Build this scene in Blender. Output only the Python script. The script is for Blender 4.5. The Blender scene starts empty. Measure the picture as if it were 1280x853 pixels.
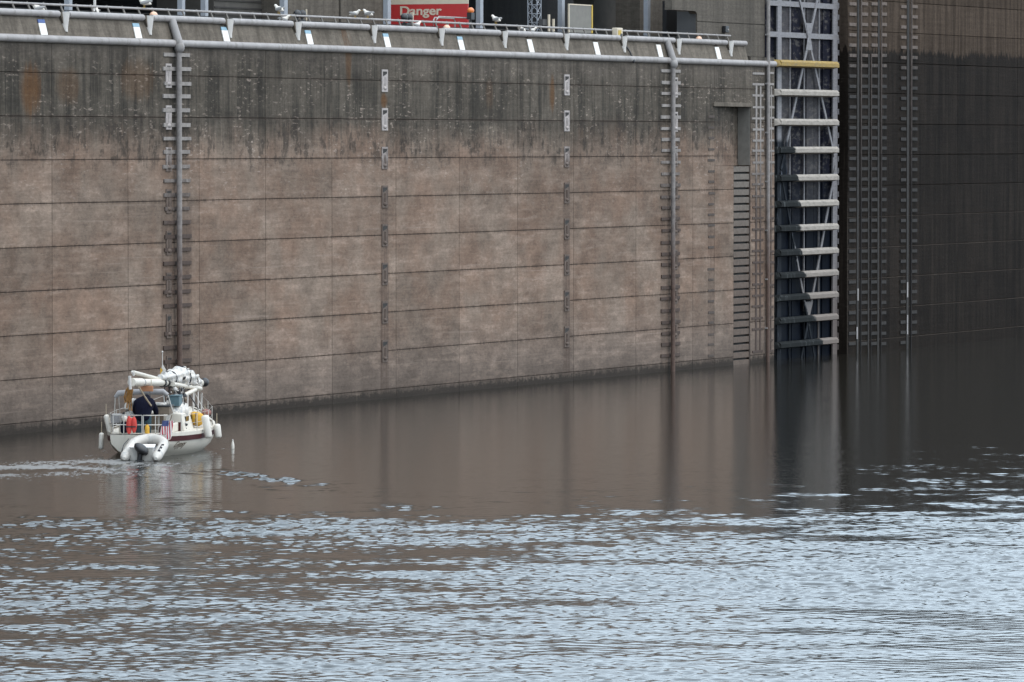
import bpy, bmesh, math, random
import numpy as np
from mathutils import Vector, Matrix
R = math.radians
random.seed(7)
rng = np.random.default_rng(11)
scene = bpy.context.scene
COL = scene.collection

# ------------------------------------------------------------------ camera
F, CX, CY, HOR, HC = 7111.0, 640.0, 426.5, 178.0, 9.9
PITCH = math.atan((CY - HOR) / F)
cd = bpy.data.cameras.new('camera'); cam = bpy.data.objects.new('camera', cd); COL.objects.link(cam)
cam.location = (0, 0, HC); cam.rotation_euler = (math.pi / 2 - PITCH, 0, 0)
cd.sensor_width = 36; cd.lens = 36 * F / 1280; cd.clip_start = 1; cd.clip_end = 6000
scene.camera = cam

def ray(px, py):
    x = (px - CX) / F; y = -(py - CY) / F
    c, s = math.cos(PITCH), math.sin(PITCH)
    return Vector((x, c + y * s, -s + y * c))
def on_water(px, py, z=0.0):
    d = ray(px, py); t = (z - HC) / d.z
    return Vector((d.x * t, d.y * t, z))
A0 = on_water(0, 545); B0 = on_water(965, 452)
DW = (B0 - A0); DW.z = 0; DW.normalize()
NW = Vector((-DW.y, DW.x, 0))                 # into the wall
ROTW = math.atan2(DW.y, DW.x)
def WP(px, py, n=0.0):
    """wall coordinates (along, height) of the wall plane set back by n seen at a pixel"""
    d = ray(px, py)
    t = ((A0 - Vector((0, 0, 0))).dot(NW) + n) / d.dot(NW)
    p = Vector((d.x * t, d.y * t, HC + d.z * t))
    return (p - A0).dot(DW), p.z
def S(px, n=0.0): return WP(px, 250, n)[0]
def Z(px, py, n=0.0): return WP(px, py, n)[1]

# ------------------------------------------------------------------ object helpers
def tag(o, label=None, cat=None, group=None, kind=None):
    if label: o['label'] = label
    if cat: o['category'] = cat
    if group: o['group'] = group
    if kind: o['kind'] = kind
    return o
def empty(name, loc, rotz=0.0, label=None, cat=None, group=None):
    o = bpy.data.objects.new(name, None); COL.objects.link(o)
    o.location = loc; o.rotation_euler = (0, 0, rotz); o.empty_display_size = .2
    return tag(o, label, cat, group)
def wthing(name, s, n, z, label, cat, group=None, rz=0.0):
    p = A0 + DW * s + NW * n
    return empty(name, (p.x, p.y, z), ROTW + rz, label, cat, group)
def copy_tree(o, parent=None):
    c = o.copy(); COL.objects.link(c)
    if parent: c.parent = parent
    for ch in o.children: copy_tree(ch, c)
    return c

class MB:
    def __init__(self, o=(0, 0, 0)):
        self.v = []; self.f = []; self.o = Vector(o); self.at = {}
    def add(self, vs, fs, val=None):
        b = len(self.v)
        self.v += [tuple(Vector(v) - self.o) for v in vs]
        for f in fs:
            if val is not None: self.at[len(self.f)] = val
            self.f.append(tuple(b + i for i in f))
        return self
    def box(self, x0, x1, y0, y1, z0, z1):
        return self.add([(x0,y0,z0),(x1,y0,z0),(x1,y1,z0),(x0,y1,z0),(x0,y0,z1),(x1,y0,z1),(x1,y1,z1),(x0,y1,z1)],
                        [(0,3,2,1),(4,5,6,7),(0,1,5,4),(1,2,6,5),(2,3,7,6),(3,0,4,7)])
    def tube(self, pts, r, seg=10, cap=True):
        pts = [Vector(p) for p in pts]
        rs = r if isinstance(r, (list, tuple)) else [r] * len(pts)
        vs = []; fs = []
        for i, p in enumerate(pts):
            t = (pts[min(i + 1, len(pts) - 1)] - pts[max(i - 1, 0)])
            t = t.normalized() if t.length > 1e-9 else Vector((0, 0, 1))
            u = t.cross(Vector((0, 0, 1)))
            if u.length < .05: u = t.cross(Vector((1, 0, 0)))
            u.normalize(); w = t.cross(u)
            for k in range(seg):
                a = 2 * math.pi * k / seg
                vs.append(p + (u * math.cos(a) + w * math.sin(a)) * rs[i])
        n = len(pts)
        for i in range(n - 1):
            for k in range(seg):
                k2 = (k + 1) % seg
                fs.append((i*seg+k, i*seg+k2, (i+1)*seg+k2, (i+1)*seg+k))
        if cap:
            fs.append(tuple(range(seg))[::-1]); fs.append(tuple((n-1)*seg+k for k in range(seg)))
        return self.add(vs, fs)
    def ell(self, c, rad, rot=None, seg=14, rings=9, noise=0.0):
        vs = []; fs = []
        M = rot.to_3x3() if rot else Matrix.Identity(3)
        c = Vector(c)
        for i in range(rings + 1):
            th = math.pi * i / rings
            for k in range(seg):
                a = 2 * math.pi * k / seg
                q = 1 + noise * (random.random() - .5)
                vs.append(c + M @ Vector((rad[0]*math.sin(th)*math.cos(a)*q, rad[1]*math.sin(th)*math.sin(a)*q, rad[2]*math.cos(th)*q)))
        for i in range(rings):
            for k in range(seg):
                k2 = (k + 1) % seg
                fs.append((i*seg+k, (i+1)*seg+k, (i+1)*seg+k2, i*seg+k2))
        return self.add(vs, fs)
    def prism(self, poly, axis, a, b):
        """poly: 2-D points in the two remaining axes (in order), extruded along axis from a to b"""
        def P(q, t):
            return {'x': (t, q[0], q[1]), 'y': (q[0], t, q[1]), 'z': (q[0], q[1], t)}[axis]
        n = len(poly)
        vs = [P(q, a) for q in poly] + [P(q, b) for q in poly]
        fs = [tuple(range(n))[::-1], tuple(range(n, 2*n))] + [(i, (i+1) % n, n+(i+1) % n, n+i) for i in range(n)]
        return self.add(vs, fs)
    def build(self, name, mat, parent=None, smooth=False, bevel=0.0, label=None, fix=True):
        me = bpy.data.meshes.new(name)
        me.from_pydata(self.v, [], self.f); me.update()
        if fix:
            bm = bmesh.new(); bm.from_mesh(me)
            if self.at:
                pass
            bmesh.ops.remove_doubles(bm, verts=bm.verts, dist=1e-5)
            bmesh.ops.recalc_face_normals(bm, faces=bm.faces)
            if bevel: bmesh.ops.bevel(bm, geom=list(bm.edges), offset=bevel, segments=2, affect='EDGES', profile=.5, clamp_overlap=True)
            bm.to_mesh(me); bm.free()
        if smooth:
            for p in me.polygons: p.use_smooth = True
            try: me.set_sharp_from_angle(angle=R(45))
            except Exception: pass
        if isinstance(mat, (list, tuple)):
            for m in mat: me.materials.append(m)
        else: me.materials.append(mat)
        o = bpy.data.objects.new(name, me); COL.objects.link(o)
        if parent: o.parent = parent
        if label: o['label'] = label
        return o

# ------------------------------------------------------------------ material helpers
class NT:
    def __init__(self, name):
        self.m = bpy.data.materials.new(name); self.m.use_nodes = True
        self.t = self.m.node_tree; self.t.nodes.clear()
        self.out = self.n('ShaderNodeOutputMaterial'); self.b = self.n('ShaderNodeBsdfPrincipled')
        self.l(self.b.outputs[0], self.out.inputs[0])
        self.co = self.n('ShaderNodeTexCoord').outputs['Object']
        self._xyz = None
    def n(self, k): return self.t.nodes.new(k)
    def l(self, a, b): self.t.links.new(a, b)
    def put(self, sock, v):
        if hasattr(v, 'links') or hasattr(v, 'is_linked') and not isinstance(v, (int, float, tuple)): self.l(v, sock)
        else:
            if isinstance(v, tuple) and len(v) == 3 and sock.type == 'RGBA': v = v + (1,)
            sock.default_value = v
    def math(self, op, a, b=0.0, c=None, clamp=False):
        n = self.n('ShaderNodeMath'); n.operation = op; n.use_clamp = clamp
        self.put(n.inputs[0], a); self.put(n.inputs[1], b)
        if c is not None: self.put(n.inputs[2], c)
        return n.outputs[0]
    def xyz(self):
        if not self._xyz:
            n = self.n('ShaderNodeSeparateXYZ'); self.l(self.co, n.inputs[0]); self._xyz = n.outputs
        return self._xyz
    def scaled(self, sx, sy, sz, off=(0, 0, 0)):
        n = self.n('ShaderNodeMapping'); self.l(self.co, n.inputs[0]); n.inputs['Scale'].default_value = (sx, sy, sz); n.inputs['Location'].default_value = off
        return n.outputs[0]
    def noise(self, vec, scale=1.0, detail=4.0, rough=.55, dist=0.0):
        n = self.n('ShaderNodeTexNoise'); self.l(vec, n.inputs['Vector']); n.inputs['Scale'].default_value = scale
        n.inputs['Detail'].default_value = detail; n.inputs['Roughness'].default_value = rough; n.inputs['Distortion'].default_value = dist
        return n.outputs[0]
    def step(self, v, a, b, lo=0.0, hi=1.0):
        n = self.n('ShaderNodeMapRange'); n.interpolation_type = 'SMOOTHSTEP'; self.put(n.inputs[0], v)
        for i, q in enumerate((a, b, lo, hi)): self.put(n.inputs[1 + i], q)
        return n.outputs[0]
    def lin(self, v, a, b, lo=0.0, hi=1.0):
        n = self.n('ShaderNodeMapRange'); self.put(n.inputs[0], v)
        for i, q in enumerate((a, b, lo, hi)): self.put(n.inputs[1 + i], q)
        return n.outputs[0]
    def mix(self, f, a, b, mode='MIX'):
        n = self.n('ShaderNodeMix'); n.data_type = 'RGBA'; n.blend_type = mode
        self.put(n.inputs[0], f); self.put(n.inputs[6], a); self.put(n.inputs[7], b)
        return n.outputs[2]
    def gray(self, v):
        n = self.n('ShaderNodeCombineColor')
        for i in range(3): self.put(n.inputs[i], v)
        return n.outputs[0]
    def bump(self, h, strength=.3, dist=.02):
        n = self.n('ShaderNodeBump'); n.inputs['Strength'].default_value = strength; n.inputs['Distance'].default_value = dist
        self.l(h, n.inputs['Height']); self.l(n.outputs[0], self.b.inputs['Normal'])
    def attr(self, name):
        n = self.n('ShaderNodeAttribute'); n.attribute_name = name
        return n.outputs['Fac']
    def set(self, **k):
        for a, v in k.items(): self.put(self.b.inputs[a.replace('_', ' ')], v)

def paint(name, col, rough=.5, var=.25, scale=3.0, dirt=None, dirt_amt=.0, metal=0.0, spec=.5, bump=0.0):
    t = NT(name)
    nz = t.noise(t.co, scale, 5, .6)
    col = (col[0] * .86, col[1] * .80, col[2] * .73)
    c = t.mix(1.0, col + (1,), t.gray(t.lin(nz, .25, .75, 1 - var, 1 + var)), 'MULTIPLY')
    if dirt:
        n2 = t.noise(t.scaled(2.2, 2.2, .6), scale * .8, 5, .65)
        c = t.mix(t.step(n2, .62 - dirt_amt * .5, .78 - dirt_amt * .3), c, dirt + (1,))
    t.set(Base_Color=c, Roughness=rough, Metallic=metal)
    t.b.inputs['Specular IOR Level'].default_value = spec
    if bump: t.bump(nz, bump, .02)
    return t.m

# wall heights
ZJ0, LIFT = Z(0, 90), 1.489
ZJ = [ZJ0 - k * LIFT for k in range(-1, 10)]
ZR0, RLIFT = Z(1140, 42), 1.455
ZRJ = [ZR0 - k * RLIFT for k in range(-2, 12)]

def concrete(name, zone):
    """zone: 'outer' approach wall, 'chamber' wet wall, 'coping', 'pier', 'void'"""
    t = NT(name)
    x, y, z = t.xyz()[0], t.xyz()[1], t.xyz()[2]
    big = t.noise(t.co, .35, 5, .6)
    fine = t.noise(t.scaled(2.0, 2, 4.0), 2.2, 6, .7)
    vst = t.noise(t.scaled(1.5, 1.5, .10), 1.3, 5, .68)      # vertical runs
    vfi = t.noise(t.scaled(3.6, 3.6, .16, (7, 3, 1)), 1.4, 4, .7)
    hst = t.noise(t.scaled(.28, .28, 5.0), 1.2, 5, .7)       # form-board lines
    fleck = t.noise(t.scaled(1.0, 1, 3.4, (3, 0, 8)), 2.6, 4, .62)
    fleckm = t.noise(t.scaled(.5, .5, .8, (9, 0, 2)), .9, 3, .5)
    if zone == 'outer':
        zz = t.math('ADD', z, t.math('MULTIPLY', t.math('SUBTRACT', vfi, .5), 1.5))
        zz = t.math('ADD', zz, t.math('MULTIPLY', t.math('SUBTRACT', big, .5), 1.6))
        f = t.step(zz, 9.2, 10.9)
        brown = t.mix(t.step(big, .36, .64), (.250, .194, .155, 1), (.275, .240, .203, 1))
        brown = t.mix(t.step(z, 3.4, .6), brown, (.215, .192, .170, 1))
        grey = t.mix(t.step(vst, .36, .62), (.054, .0545, .048, 1), (.138, .134, .116, 1))
        grey = t.mix(t.step(zz, 12.2, 13.2), grey, t.mix(t.step(vst, .35, .65), (.102, .100, .090, 1), (.168, .163, .145, 1)))
        c = t.mix(f, brown, grey)
        band = t.math('MULTIPLY', t.step(zz, 8.6, 9.6), t.step(zz, 11.6, 10.6))
        dkn = t.noise(t.scaled(1.6, 1.6, 1.1, (1, 5, 2)), 1.5, 5, .65)
        c = t.mix(t.math('MULTIPLY', t.math('MULTIPLY', band, t.step(dkn, .50, .62)), .75), c, (.062, .058, .052, 1))
        # hard edges of vertical runs in the grey zone
        c = t.mix(t.math('MULTIPLY', t.math('MULTIPLY', t.step(vfi, .60, .70), f), .5), c, (.05, .047, .042, 1))
        # pale flecks of lime, thickest in the middle band
        fb = t.math('MULTIPLY', t.step(z, 6.2, 9.2), t.step(z, 13.4, 12.4))
        fm = t.math('MULTIPLY', t.step(fleck, .555, .66), t.step(fleckm, .40, .64))
        fm = t.math('MULTIPLY', fm, t.math('ADD', t.math('MULTIPLY', fb, .70), .30))
        c = t.mix(t.math('MULTIPLY', fm, .75), c, (.46, .43, .39, 1))
        pal = t.noise(t.scaled(.30, .30, 1.5, (2, 9, 4)), 1.6, 6, .68)
        c = t.mix(t.math('MULTIPLY', t.math('MULTIPLY', t.step(pal, .50, .66), t.step(z, 11.0, 8.5)), .42), c, (.42, .365, .315, 1))
        mot = t.noise(t.scaled(.55, .55, .9, (4, 2, 7)), 1.3, 6, .68)
        c = t.mix(1.0, c, t.gray(t.lin(mot, .3, .7, .70, 1.30)), 'MULTIPLY')
        sp = t.noise(t.scaled(.9, .9, 2.2, (8, 1, 3)), 6.0, 3, .6)
        c = t.mix(t.math('MULTIPLY', t.step(sp, .60, .70), .45), c, (.09, .075, .065, 1))
        c = t.mix(t.math('MULTIPLY', t.math('MULTIPLY', t.step(t.noise(t.scaled(.12, .12, 7.0, (5, 1, 2)), 1.3, 4, .6), .60, .70), t.step(z, 9.5, 7.0)), .35), c, (.40, .36, .32, 1))
        # panel to panel tone
        pv = t.attr('panel')
        c = t.mix(1.0, c, t.gray(t.lin(pv, 0, 1, .86, 1.13)), 'MULTIPLY')
        # seepage below every lift joint and tar in it
        md = t.math('ABSOLUTE', t.math('SUBTRACT', t.math('FRACT', t.math('ADD', t.math('DIVIDE', t.math('SUBTRACT', z, ZJ0), LIFT), 20.5)), .5))
        dm = t.math('MULTIPLY', t.step(md, .07, .0), t.step(vfi, .40, .60))
        c = t.mix(t.math('MULTIPLY', dm, .55), c, (.07, .058, .05, 1))
        c = t.mix(t.math('MULTIPLY', t.math('MULTIPLY', t.attr('groove'), .40), t.step(z, 12.0, 9.5)), c, (.075, .062, .053, 1))
        for (px, hw, a) in ((480.5, .34, .60), (708, .34, .60), (220.5, 1.15, .50), (838, 1.05, .45), (889, .35, .35)):
            dx = t.math('ABSOLUTE', t.math('SUBTRACT', x, S(px)))
            k = t.math('MULTIPLY', t.step(dx, hw + .12, hw - .06), t.step(vfi, .30, .62, .35, 1.0))
            k = t.math('MULTIPLY', k, t.step(z, 9.8, 6.0))
            c = t.mix(t.math('MULTIPLY', k, a), c, (.095, .072, .062, 1))
        # rust stains at their places
        for (px, py, w, h, a) in ((38, 112, .9, 1.1, .75), (436, 62, .35, 1.6, .55), (690, 118, .35, .9, .75), (172, 100, 1.6, .9, .35), (480, 126, .35, .35, .8), (85, 108, 1.0, .8, .35), (612, 118, .5, .8, .25)):
            s0, z0 = WP(px, py)
            dx = t.math('DIVIDE', t.math('SUBTRACT', x, s0), w); dz = t.math('DIVIDE', t.math('SUBTRACT', z, z0), h)
            r2 = t.math('ADD', t.math('MULTIPLY', dx, dx), t.math('MULTIPLY', dz, dz))
            r2 = t.math('ADD', r2, t.math('MULTIPLY', t.math('SUBTRACT', vfi, .5), 1.6))
            c = t.mix(t.math('MULTIPLY', t.step(r2, 1.0, .1), a), c, (.145, .078, .030, 1))
        # algae at the water line
        wl = t.math('SUBTRACT', z, t.math('ADD', t.math('MULTIPLY', t.math('SUBTRACT', fine, .5), .9), t.math('MULTIPLY', t.math('SUBTRACT', vst, .5), .7)))
        c = t.mix(t.step(wl, .42, .14), c, (.038, .036, .032, 1))
        c = t.mix(t.step(wl, 1.25, .45, 0.0, .30), c, (.075, .068, .06, 1))
        rough = .85
    elif zone == 'chamber':
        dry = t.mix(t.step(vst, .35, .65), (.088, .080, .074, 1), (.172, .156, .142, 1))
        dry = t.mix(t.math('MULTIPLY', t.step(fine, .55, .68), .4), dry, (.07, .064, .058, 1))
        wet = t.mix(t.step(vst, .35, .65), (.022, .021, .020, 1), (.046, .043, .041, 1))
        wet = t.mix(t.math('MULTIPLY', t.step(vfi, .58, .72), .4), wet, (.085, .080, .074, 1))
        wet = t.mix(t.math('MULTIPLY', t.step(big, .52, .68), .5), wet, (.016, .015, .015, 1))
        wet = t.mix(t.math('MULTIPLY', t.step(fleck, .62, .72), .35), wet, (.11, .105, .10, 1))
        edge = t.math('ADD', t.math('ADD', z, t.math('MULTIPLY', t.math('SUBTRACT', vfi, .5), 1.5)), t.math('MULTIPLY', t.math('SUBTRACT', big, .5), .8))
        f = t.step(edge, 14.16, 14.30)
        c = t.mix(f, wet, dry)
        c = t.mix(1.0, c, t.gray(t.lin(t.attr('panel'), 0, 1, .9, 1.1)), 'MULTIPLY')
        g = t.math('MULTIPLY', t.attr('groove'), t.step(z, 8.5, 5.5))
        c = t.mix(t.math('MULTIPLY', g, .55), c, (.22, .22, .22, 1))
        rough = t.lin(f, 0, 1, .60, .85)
    elif zone == 'coping':
        c = t.mix(t.step(vst, .33, .66), (.135, .126, .112, 1), (.225, .212, .192, 1))
        s0 = S(436)
        dx = t.math('DIVIDE', t.math('SUBTRACT', x, s0), .5)
        c = t.mix(t.math('MULTIPLY', t.step(t.math('ABSOLUTE', dx), 1.2, .2), t.step(vfi, .35, .6, 0, .6)), c, (.16, .085, .04, 1))
        c = t.mix(t.math('MULTIPLY', t.step(vfi, .60, .72), .4), c, (.10, .092, .08, 1))
        c = t.mix(t.math('MULTIPLY', t.step(vfi, .36, .26), .35), c, (.34, .33, .31, 1))
        rough = .85
    elif zone == 'pier':
        c = t.mix(t.step(vst, .33, .66), (.135, .130, .120, 1), (.20, .192, .178, 1))
        c = t.mix(t.math('MULTIPLY', t.step(vfi, .58, .72), .5), c, (.085, .08, .072, 1))
        rough = .85
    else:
        c = t.mix(t.step(vst, .33, .66), (.020, .022, .027, 1), (.045, .045, .048, 1))  # near-black tone puts the gallery's shade into the concrete colour
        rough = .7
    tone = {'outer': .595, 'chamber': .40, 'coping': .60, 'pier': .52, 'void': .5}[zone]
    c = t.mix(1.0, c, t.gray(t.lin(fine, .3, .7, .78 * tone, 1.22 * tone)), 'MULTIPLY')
    c = t.mix(1.0, c, t.gray(t.lin(hst, .3, .7, .86, 1.14)), 'MULTIPLY')
    c = t.mix(1.0, c, {'outer': (1.17, 1.0, .91, 1), 'chamber': (1.22, 1.0, .84, 1)}.get(zone, (1.12, 1.0, .89, 1)), 'MULTIPLY')
    t.set(Base_Color=c, Roughness=rough)
    t.b.inputs['Specular IOR Level'].default_value = .02 if zone == 'chamber' else .15
    t.bump(t.math('ADD', fine, hst), .35, .03)
    return t.m

M_WALL = concrete('weathered_concrete', 'outer')
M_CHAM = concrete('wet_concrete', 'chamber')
M_COPE = concrete('coping_concrete', 'coping')
M_PIER = concrete('pier_concrete', 'pier')
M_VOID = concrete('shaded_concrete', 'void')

def steel_by_height(name, top, bottom, z0, z1):
    """paint worn to rust towards the water (object z measured from the water)"""
    t = NT(name)
    z = t.xyz()[2]
    nz = t.noise(t.scaled(2, 2, 1.2), 2.0, 5, .65)
    zz = t.math('ADD', z, t.math('MULTIPLY', t.math('SUBTRACT', nz, .5), 4.0))
    c = t.mix(t.step(zz, z0, z1), bottom + (1,), top + (1,))
    c = t.mix(1.0, c, t.gray(t.lin(t.noise(t.co, 6, 4, .6), .3, .7, .62, .94)), 'MULTIPLY')
    c = t.mix(1.0, c, (1.10, 1.0, .92, 1), 'MULTIPLY')
    t.set(Base_Color=c, Roughness=.7); t.b.inputs['Specular IOR Level'].default_value = .25
    return t.m
M_RAIL = paint('grey_rail_paint', (.335, .33, .345), .55, .18, 2.0, (.20, .18, .165), .25)
M_LIFT = steel_by_height('worn_grey_steel', (.30, .295, .295), (.078, .058, .050), 6.5, 11.0)
M_PIPE = steel_by_height('worn_pipe_paint', (.28, .276, .28), (.120, .085, .072), 3.2, 9.0)
M_RUST = paint('brown_rust', (.075, .058, .050), .8, .35, 4.0)
M_POCK = steel_by_height('pocket_steel', (.45, .44, .45), (.13, .105, .092), 8.2, 11.0)
M_DARK = paint('dark_wire_and_shade', (.030, .028, .027), .8, .3, 4)  # near-black paints in shade of slots, grooves and hollows; also the wire
M_WHITE = paint('white_paint', (.66, .66, .67), .5, .12, 3, (.38, .36, .33), .12)
M_PLATE = paint('white_plate', (.86, .87, .88), .35, .05, 3)
M_BLUE = paint('deep_blue_cap', (.035, .09, .33), .4, .1, 3)
M_SKYB = paint('pale_blue_cap', (.27, .47, .63), .4, .15, 3)
M_BLACK = paint('black_plastic', (.017, .017, .02), .45, .2, 5)
M_SGREY = paint('blue_grey_paint', (.33, .37, .44), .5, .12, 2)
M_RED = paint('red_sign_paint', (.52, .035, .037), .45, .08, 2)
M_CREAM = paint('cream_lettering', (.66, .60, .50), .5, .06, 3)
M_YEL = paint('yellow_paint', (.56, .40, .05), .5, .15, 3, (.30, .22, .06), .2)
M_AMBER = paint('amber_lens', (.75, .22, .05), .25, .08, 3)
M_PEACH = paint('peach_lens', (.80, .52, .38), .3, .06, 3)
M_MESH = paint('grey_mesh_sheet', (.20, .20, .19), .6, .15, 3)

# ------------------------------------------------------------------ LOCK WALL
def wall_panels(scuts, zcuts, gh, gv, depth, n=0.0, hole=None):
    """faces of a wall split by real V grooves; returns mesh builder with panel/groove values"""
    mb = MB(); vals = []; grooves = []
    for i in range(len(scuts) - 1):
        for j in range(len(zcuts) - 1):
            a, b, c, d = scuts[i], scuts[i+1], zcuts[j], zcuts[j+1]
            if hole and hole(a, b, c, d): continue
            o = [(a, n+depth, c), (b, n+depth, c), (b, n+depth, d), (a, n+depth, d)]
            q = [(a+gv, n, c+gh), (b-gv, n, c+gh), (b-gv, n, d-gh), (a+gv, n, d-gh)]
            r = random.random()
            for k in range(4):
                k2 = (k + 1) % 4
                mb.add([o[k], o[k2], q[k2], q[k]], [(0, 1, 2, 3)]); vals.append(r * .6); grooves.append(1.0)
            mb.add(q, [(0, 1, 2, 3)]); vals.append(r); grooves.append(0.0)
    return mb, vals, grooves
def build_panels(res, name, mat, parent):
    mb, vals, gr = res
    o = mb.build(name, mat, parent, fix=False)
    me = o.data
    a = me.attributes.new('panel', 'FLOAT', 'FACE'); a.data.foreach_set('value', vals)
    g = me.attributes.new('groove', 'FLOAT', 'FACE'); g.data.foreach_set('value', gr)
    return o

wall = wthing('approach_wall', 0, 0, 0, 'long pale brown concrete lock wall with dark stained top beside the boat', 'lock wall')
S_END = S(968)
ZTOP = Z(0, 47)
vj = [S(p) for p in (65, 160, 249, 332, 415, 495, 574, 647, 717, 795, 866)]
dS = vj[1] - vj[0]
left_s = [vj[0] - dS * k for k in range(14, 0, -1)]
S_R0, S_R1 = S(893), S(938)
Z_LINT = Z(915, 133); Z_SILL = Z(927, 207); S_SL = S(917)
sc = left_s + vj + [S_R0, S_R1, S_END]
zc = sorted([-1.6] + [z for z in ZJ if -.2 < z < ZTOP - .25] + [Z_LINT, ZTOP])
zc2 = []
for z in zc:
    if zc2 and abs(z - zc2[-1]) < .02: continue
    zc2.append(z)
zc_main = [z for z in zc2 if abs(z - Z_LINT) > .001]
res = wall_panels(left_s + vj + [S_R0], zc_main, .021, .014, .03)
# right of the ladder recess and above it
r2 = wall_panels([S_R1, S_END], zc_main, .021, .014, .03)
r3 = wall_panels([S_R0, S_R1], [z for z in zc2 if z >= Z_LINT - .001], .021, .014, .03)
zlow = [z for z in zc_main if z < Z_SILL - .1] + [Z_SILL]
r4 = wall_panels([S_R0, S_SL], zlow, .02, .014, .03)
for r in (r2, r3, r4):
    b = len(res[0].v); res[0].v += r[0].v; res[0].f += [tuple(i + b for i in f) for f in r[0].f]
    res[1].extend(r[1]); res[2].extend(r[2])
build_panels(res, 'wall_face', M_WALL, wall)
MB().box(sc[0], S_END, .9, 6, -2, ZTOP).box(S_END - .5, S_END, .055, .9, -2, ZTOP).build('wall_core', M_WALL, wall)
M_JAMB = paint('jamb_concrete', (.20, .195, .185), .8, .2, 3, (.12, .11, .10), .2)
# ladder recess (wedge plan)
m = MB()
m.add([(S_R0, 0, Z_SILL), (S_R1, .62, Z_SILL), (S_R1, .62, Z_LINT), (S_R0, 0, Z_LINT)], [(0, 1, 2, 3)])
m.add([(S_R1, .62, Z_SILL), (S_R1, 0, Z_SILL), (S_R1, 0, Z_LINT), (S_R1, .62, Z_LINT)], [(0, 1, 2, 3)])
m.add([(S_R0, .0, Z_LINT), (S_R1, .62, Z_LINT), (S_R1, 0, Z_LINT)], [(0, 1, 2)])
m.add([(S_R0, .0, Z_SILL), (S_R1, .62, Z_SILL), (S_R1, 0, Z_SILL)], [(0, 1, 2)])
m.add([(S_SL, .0, -1.6), (S_SL, .5, -1.6), (S_SL, .5, Z_SILL), (S_SL, .0, Z_SILL)], [(0, 1, 2, 3)])
m.add([(S_R1, .0, -1.6), (S_R1, .5, -1.6), (S_R1, .5, Z_SILL), (S_R1, .0, Z_SILL)], [(0, 1, 2, 3)])
o = m.build('ladder_recess', M_WALL, wall, fix=False)
MB().box(S(891), S(939), -.06, .04, Z_LINT - .02, Z_LINT + .16).build('lintel', M_COPE, wall, bevel=.015)
MB().box(S_R1 - .03, S_R1 - .004, .02, .60, Z_SILL + .01, Z_LINT - .03).build('jamb_plate', M_JAMB, wall)
# sloping coping
N_UP = .22
Z_UP = Z(0, 14, N_UP)
S_CE = S(936)
MB().prism([(.0, ZTOP - .002), (.03, ZTOP + .1), (N_UP, Z_UP - .08), (N_UP + .03, Z_UP), (1.3, Z_UP), (1.3, ZTOP - .002)], 'x', sc[0], S_CE).build('coping', M_COPE, wall)
rl = MB(); rl.tube([(sc[0], -.03, ZTOP), (S_END - .1, -.03, ZTOP)], .135, 14); rl.build('lower_rail', M_RAIL, wall, smooth=True)
BR = [86, 191, 291, 376, 471, 555, 634, 711, 783, 851, 916]
DB = S(191) - S(86)
cuts = [sc[0]] + [S(BR[0]) - DB * k for k in range(6, 0, -1)] + [S(p) for p in BR] + [S_CE]
um = MB()
for i in range(len(cuts) - 1):
    a = cuts[i] + (.30 if i else 0); b = cuts[i+1] - (.42 if i < len(cuts) - 2 else 0)
    if b > a: um.tube([(a, N_UP - .04, Z_UP - .02), (b, N_UP - .04, Z_UP - .02)], .118, 12)
um.build('upper_rail', M_RAIL, wall, smooth=True)

# mooring pockets set on the lift joints
def pocket(px, k, w=.52, h=.86):
    s = S(px); zc_ = ZJ[k + 1]
    t = MB()
    x0, x1, z0, z1 = s - w/2, s + w/2, zc_ - h/2, zc_ + h/2
    t.box(x0, x0 + .06, -.035, .02, z0, z1).box(x1 - .06, x1, -.035, .02, z0, z1)
    t.box(x0 + .06, x1 - .06, -.035, .02, z1 - .07, z1).box(x0 + .06, x1 - .06, -.035, .02, z0, z0 + .10)
    o = t.build('mooring_pocket', M_POCK, wall)
    MB().box(x0 + .06, x1 - .06, -.026, .01, z0 + .10, z1 - .07).build('pocket_liner', M_POCK, o)
    MB().prism([(x0 + .07, z1 - .08), (x1 - .07, z1 - .08), (x1 - .1, z1 - .17), (x0 + .09, z1 - .26)], 'y', -.034, -.028).build('pocket_shade_patch', M_DARK, o)  # flat dark patch paints in the shade of a hollow
    MB().tube([(s, -.03, z0 + .14), (s, -.03, z1 - .30)], .055, 8).ell((s, -.04, z0 + .15), (.14, .05, .08), seg=10, rings=6).build('mooring_pin', M_POCK, o, smooth=True)
for px in (480.5, 708):
    for k in range(0, 8): pocket(px, k)
for px in (210.5, 844):
    for k in range(0, 8): pocket(px, k, w=.42)

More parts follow.
